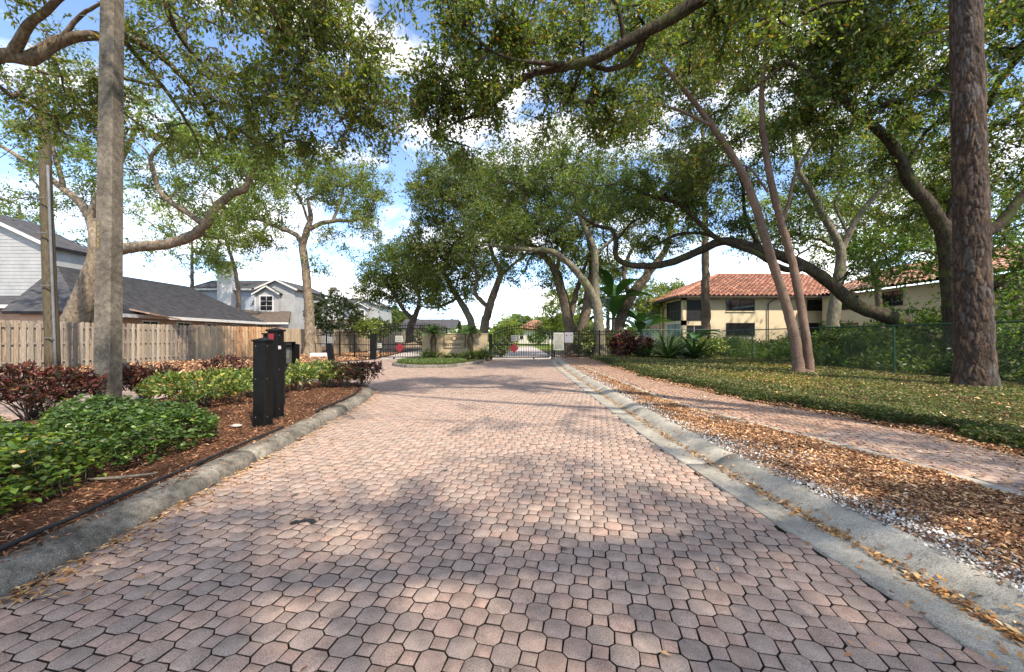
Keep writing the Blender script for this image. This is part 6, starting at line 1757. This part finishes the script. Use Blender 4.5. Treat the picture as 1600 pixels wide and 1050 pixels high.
# ---- big pine
def big_pine():
    x, y, z = 11.5, 9.85, .12
    rng = np.random.default_rng(77)
    root = thing('pine_tree', 'big pine with plated reddish bark standing on the lawn at the right', 'tree', (x, y, z))
    nu, nv = 120, 520; Hh = 13.0
    zz = np.linspace(0, Hh, nv)**1.0; zz = Hh*(np.linspace(0, 1, nv)**1.15)
    th = np.arange(nu)*2*np.pi/nu
    Z, T = np.meshgrid(zz, th, indexing='ij')
    rad = .335-.0065*Z+.11*np.exp(-Z/.35)
    # plates: worley cells stretched vertically, on a seamless cylinder
    npl = 1500; cz = rng.uniform(-.2, Hh+.2, npl); ct = rng.uniform(0, 2*np.pi, npl)
    pc = np.c_[np.cos(ct)*.34, np.sin(ct)*.34, cz*.27]
    grid = np.stack([np.cos(T)*.34, np.sin(T)*.34, Z*.27], -1).reshape(-1, 3)
    grid += .012*np.sin(grid[:, [1, 2, 0]]*37)+.010*np.sin(grid[:, [2, 0, 1]]*71)
    d1 = np.full(len(grid), 9.0); d2 = np.full(len(grid), 9.0); id1 = np.zeros(len(grid), int)
    order = np.argsort(pc[:, 2]); pc = pc[order]
    rows = nv
    for i in range(rows):
        s = slice(i*nu, (i+1)*nu); gz = grid[s][:, 2].mean()
        lo, hi = np.searchsorted(pc[:, 2], [gz-.16, gz+.16])
        D = np.linalg.norm(grid[s][:, None]-pc[None, lo:hi], axis=2)
        o = np.argpartition(D, 1, axis=1)[:, :2]; a = np.take_along_axis(D, o, 1); sw = a[:, 0] > a[:, 1]
        a = np.sort(a, 1); o0 = np.where(sw, o[:, 1], o[:, 0])
        d1[s], d2[s] = a[:, 0], a[:, 1]; id1[s] = o0+lo
    edge = np.clip((d2-d1)/.030, 0, 1)
    ph = rng.uniform(.4, 1, npl)
    disp = (edge**.6)*ph[id1]*.040+rng.normal(0, .0012, len(grid))
    r = rad.ravel()+disp-.015
    dx = .042*Z.ravel(); V = np.c_[np.cos(T).ravel()*r-dx*.6, np.sin(T).ravel()*r, Z.ravel()]
    i = np.arange(nv*nu).reshape(nv, nu); j = np.roll(i, -1, 1)
    Fq = np.stack([i[:-1], j[:-1], j[1:], i[1:]], -1).reshape(-1, 4)
    pals = np.array([(.21, .125, .085), (.26, .16, .11), (.17, .10, .07), (.24, .18, .145), (.19, .145, .115), (.30, .17, .10)])
    pcx = pals[rng.integers(0, len(pals), npl)]*rng.uniform(.75, 1.25, (npl, 1))
    C = .46*pcx[id1]*np.array([.86, 1.0, 1.12])*(edge[:, None]**.8) + np.array([.035, .024, .018])*(1-edge[:, None]**.8)
    obj('trunk', mesh_np('trunk', V, Fq, C, smooth=False), M['pine_bark'], root)
    for hz, az, L in ((7.3, 3.0, .5), (8.0, .5, .9), (5.0, 5.3, .12), (9.2, 2.2, .7)):
        b = MB(); c = np.array([math.cos(az), math.sin(az)]); b.tube([(c[0]*.26, c[1]*.26, hz), (c[0]*(.3+L*.5), c[1]*(.3+L*.5), hz+.05), (c[0]*(.3+L), c[1]*(.3+L), hz+.14)], [.035, .025, .008], 7)
        b.build('dead_branch', M['bark_pale'], root, smooth=True)
    rng = np.random.default_rng(6)
    n = 26000; q = nrm(rng.normal(size=(n//40, 3)))*rng.uniform(.4, 1, (n//40, 1))*np.array([2.6, 2.6, 1.8])+np.array([0, 0, 14.0])
    P = np.repeat(q, 40, 0); Dd = rng.normal(size=(len(P), 3)); V, Fq = quad_leaves(P, Dd, .26, rng, up=.3, wid=.05)
    obj('crown', mesh_np('crown', V, Fq, np.repeat(leaf_cols(len(P), GREEN_DARK, rng), 4, 0)), M['leaf'], root)
    ch = [np.array([[0, 0, 12+rng.uniform(0, 1.2), .07], [*(t*.6+np.array([0, 0, 5.2])), .04], [*t, .012]]) for t in q[::14]]
    V, Fq = chains_to_tubes(ch, 5); obj('branches', mesh_np('branches', V, Fq), M['bark_dark'], root)
big_pine()

def far_tree(name, label, px, py0, Y, blobs, seed, pal, leaf=.3, bark='bark_oak', r0=.3, n_lf=14, n_tw=5, tw=1.3):
    b = W(px, py0, Y); top = blobs[0][0]
    trunk = [[b[0], Y, 0, r0], [b[0]+(top[0]-b[0])*.3, Y, top[2]*.5, r0*.7], [top[0], top[1], top[2], r0*.35]]
    make_tree(name, label, [trunk], blobs, M[bark], pal, seed, leaf=leaf, n_tw=n_tw, n_lf=n_lf, tw_len=tw, r_tip=.02, zmin=top[2]*.35, sides=8)
far_tree('tall_pine', 'thin tall trunk wrapped in vines in front of the yellow building corner', 1103, 550, 36, [Bl(1098, 200, 36, 45, 30, 2.2, 30), Bl(1090, 250, 36, 30, 20, 1.6, 14)], 220, GREEN_DARK, .22, 'bark_oak', .42)
far_tree('tree', 'bright green tree behind the dark roof and the pale sprawling tree', 300, 530, 47, [Bl(300, 370, 47, 60, 45, 4, 70), Bl(240, 350, 47, 50, 40, 4, 50), Bl(355, 390, 47, 40, 35, 3, 40)], 221, GREEN_BRIGHT, .28)
far_tree('tree', 'dark green tree filling the gap left of the slender tree', 370, 530, 46, [Bl(330, 310, 42, 60, 35, 4, 60), Bl(385, 330, 42, 40, 35, 3, 35)], 222, GREEN_DARK+GREEN_OLIVE[:1], .26)
far_tree('tree', 'round green tree at far left behind the tall grey house', 40, 530, 44, [Bl(30, 320, 44, 80, 40, 4, 46), Bl(130, 400, 44, 40, 40, 4, 30)], 223, GREEN_BRIGHT+GREEN_DARK[:1], .28)
far_tree('tree', 'domed green tree beyond the roof of the yellow building', 1060, 540, 75, [Bl(1060, 458, 75, 38, 16, 4, 60), Bl(1030, 475, 75, 30, 14, 4, 36)], 224, GREEN_OLIVE[:3], .4)
far_tree('tree', 'distant bright tree seen over the entrance gate left of the orange roof', 800, 535, 70, [Bl(798, 508, 70, 16, 14, 3, 46), Bl(780, 518, 70, 14, 12, 3, 26)], 225, GREEN_BRIGHT, .36)
far_tree('tree', 'distant yellow-green tree right of the distant orange roof', 868, 535, 62, [Bl(872, 492, 62, 22, 26, 3, 60), Bl(850, 510, 66, 14, 16, 3, 30), Bl(900, 470, 60, 26, 26, 3, 50)], 226, GREEN_BRIGHT+GREEN_OLIVE[:1], .34)
far_tree('tree', 'pale green tree filling the view behind the oak trunks and banana plant', 950, 540, 48, [Bl(950, 450, 48, 50, 45, 4, 90), Bl(1000, 470, 48, 36, 40, 3, 50), Bl(900, 420, 50, 40, 35, 4, 45)], 227, GREEN_BRIGHT+GREEN_OLIVE[:2], .3)
far_tree('tree', 'green tree behind the houses right of the far chimney', 600, 530, 95, [Bl(612, 505, 95, 22, 14, 4, 50), Bl(640, 510, 95, 16, 12, 4, 26)], 228, GREEN_DARK, .5)
far_tree('tree', 'tree with hazy foliage behind the fork of the mossy oak', 1380, 540, 30, [Bl(1350, 360, 30, 75, 50, 4, 150), Bl(1440, 310, 30, 70, 60, 4, 100), Bl(1260, 330, 30, 60, 50, 4, 80), Bl(1200, 350, 31, 50, 45, 4, 50)], 229, GREEN_OLIVE[:3]+GREEN_BRIGHT[:1], .22)
far_tree('tree', 'leafy tree at the right edge behind the big pine', 1590, 560, 19, [Bl(1590, 430, 19, 60, 55, 2.5, 80), Bl(1450, 400, 21, 60, 45, 2.5, 50), Bl(1590, 340, 19, 60, 50, 2.5, 50), Bl(1380, 405, 22, 45, 40, 2.2, 36)], 230, GREEN_DEEP+GREEN_OLIVE[:1], .19)
# tree line on the horizon
def treeline():
    rng = np.random.default_rng(300); n = 60000
    a = rng.uniform(-1.15, 1.15, n); rr = rng.uniform(120, 190, n)
    x = np.sin(a)*rr; y = np.cos(a)*rr
    hh = 5.5+2.5*np.sin(a*17)+1.5*np.sin(a*41+1)+rng.normal(0, .5, n); z = hh*rng.uniform(0, 1, n)**.7
    V, Fq = quad_leaves(np.c_[x, y, z], rng.normal(size=(n, 3)), 2.0, rng, up=.4, wid=.7)
    tag(obj('far_woods', mesh_np('far_woods', V, Fq, np.repeat(leaf_cols(n, GREEN_DARK+GREEN_OLIVE[:2], rng), 4, 0)), M['leaf']), kind='stuff')
treeline()
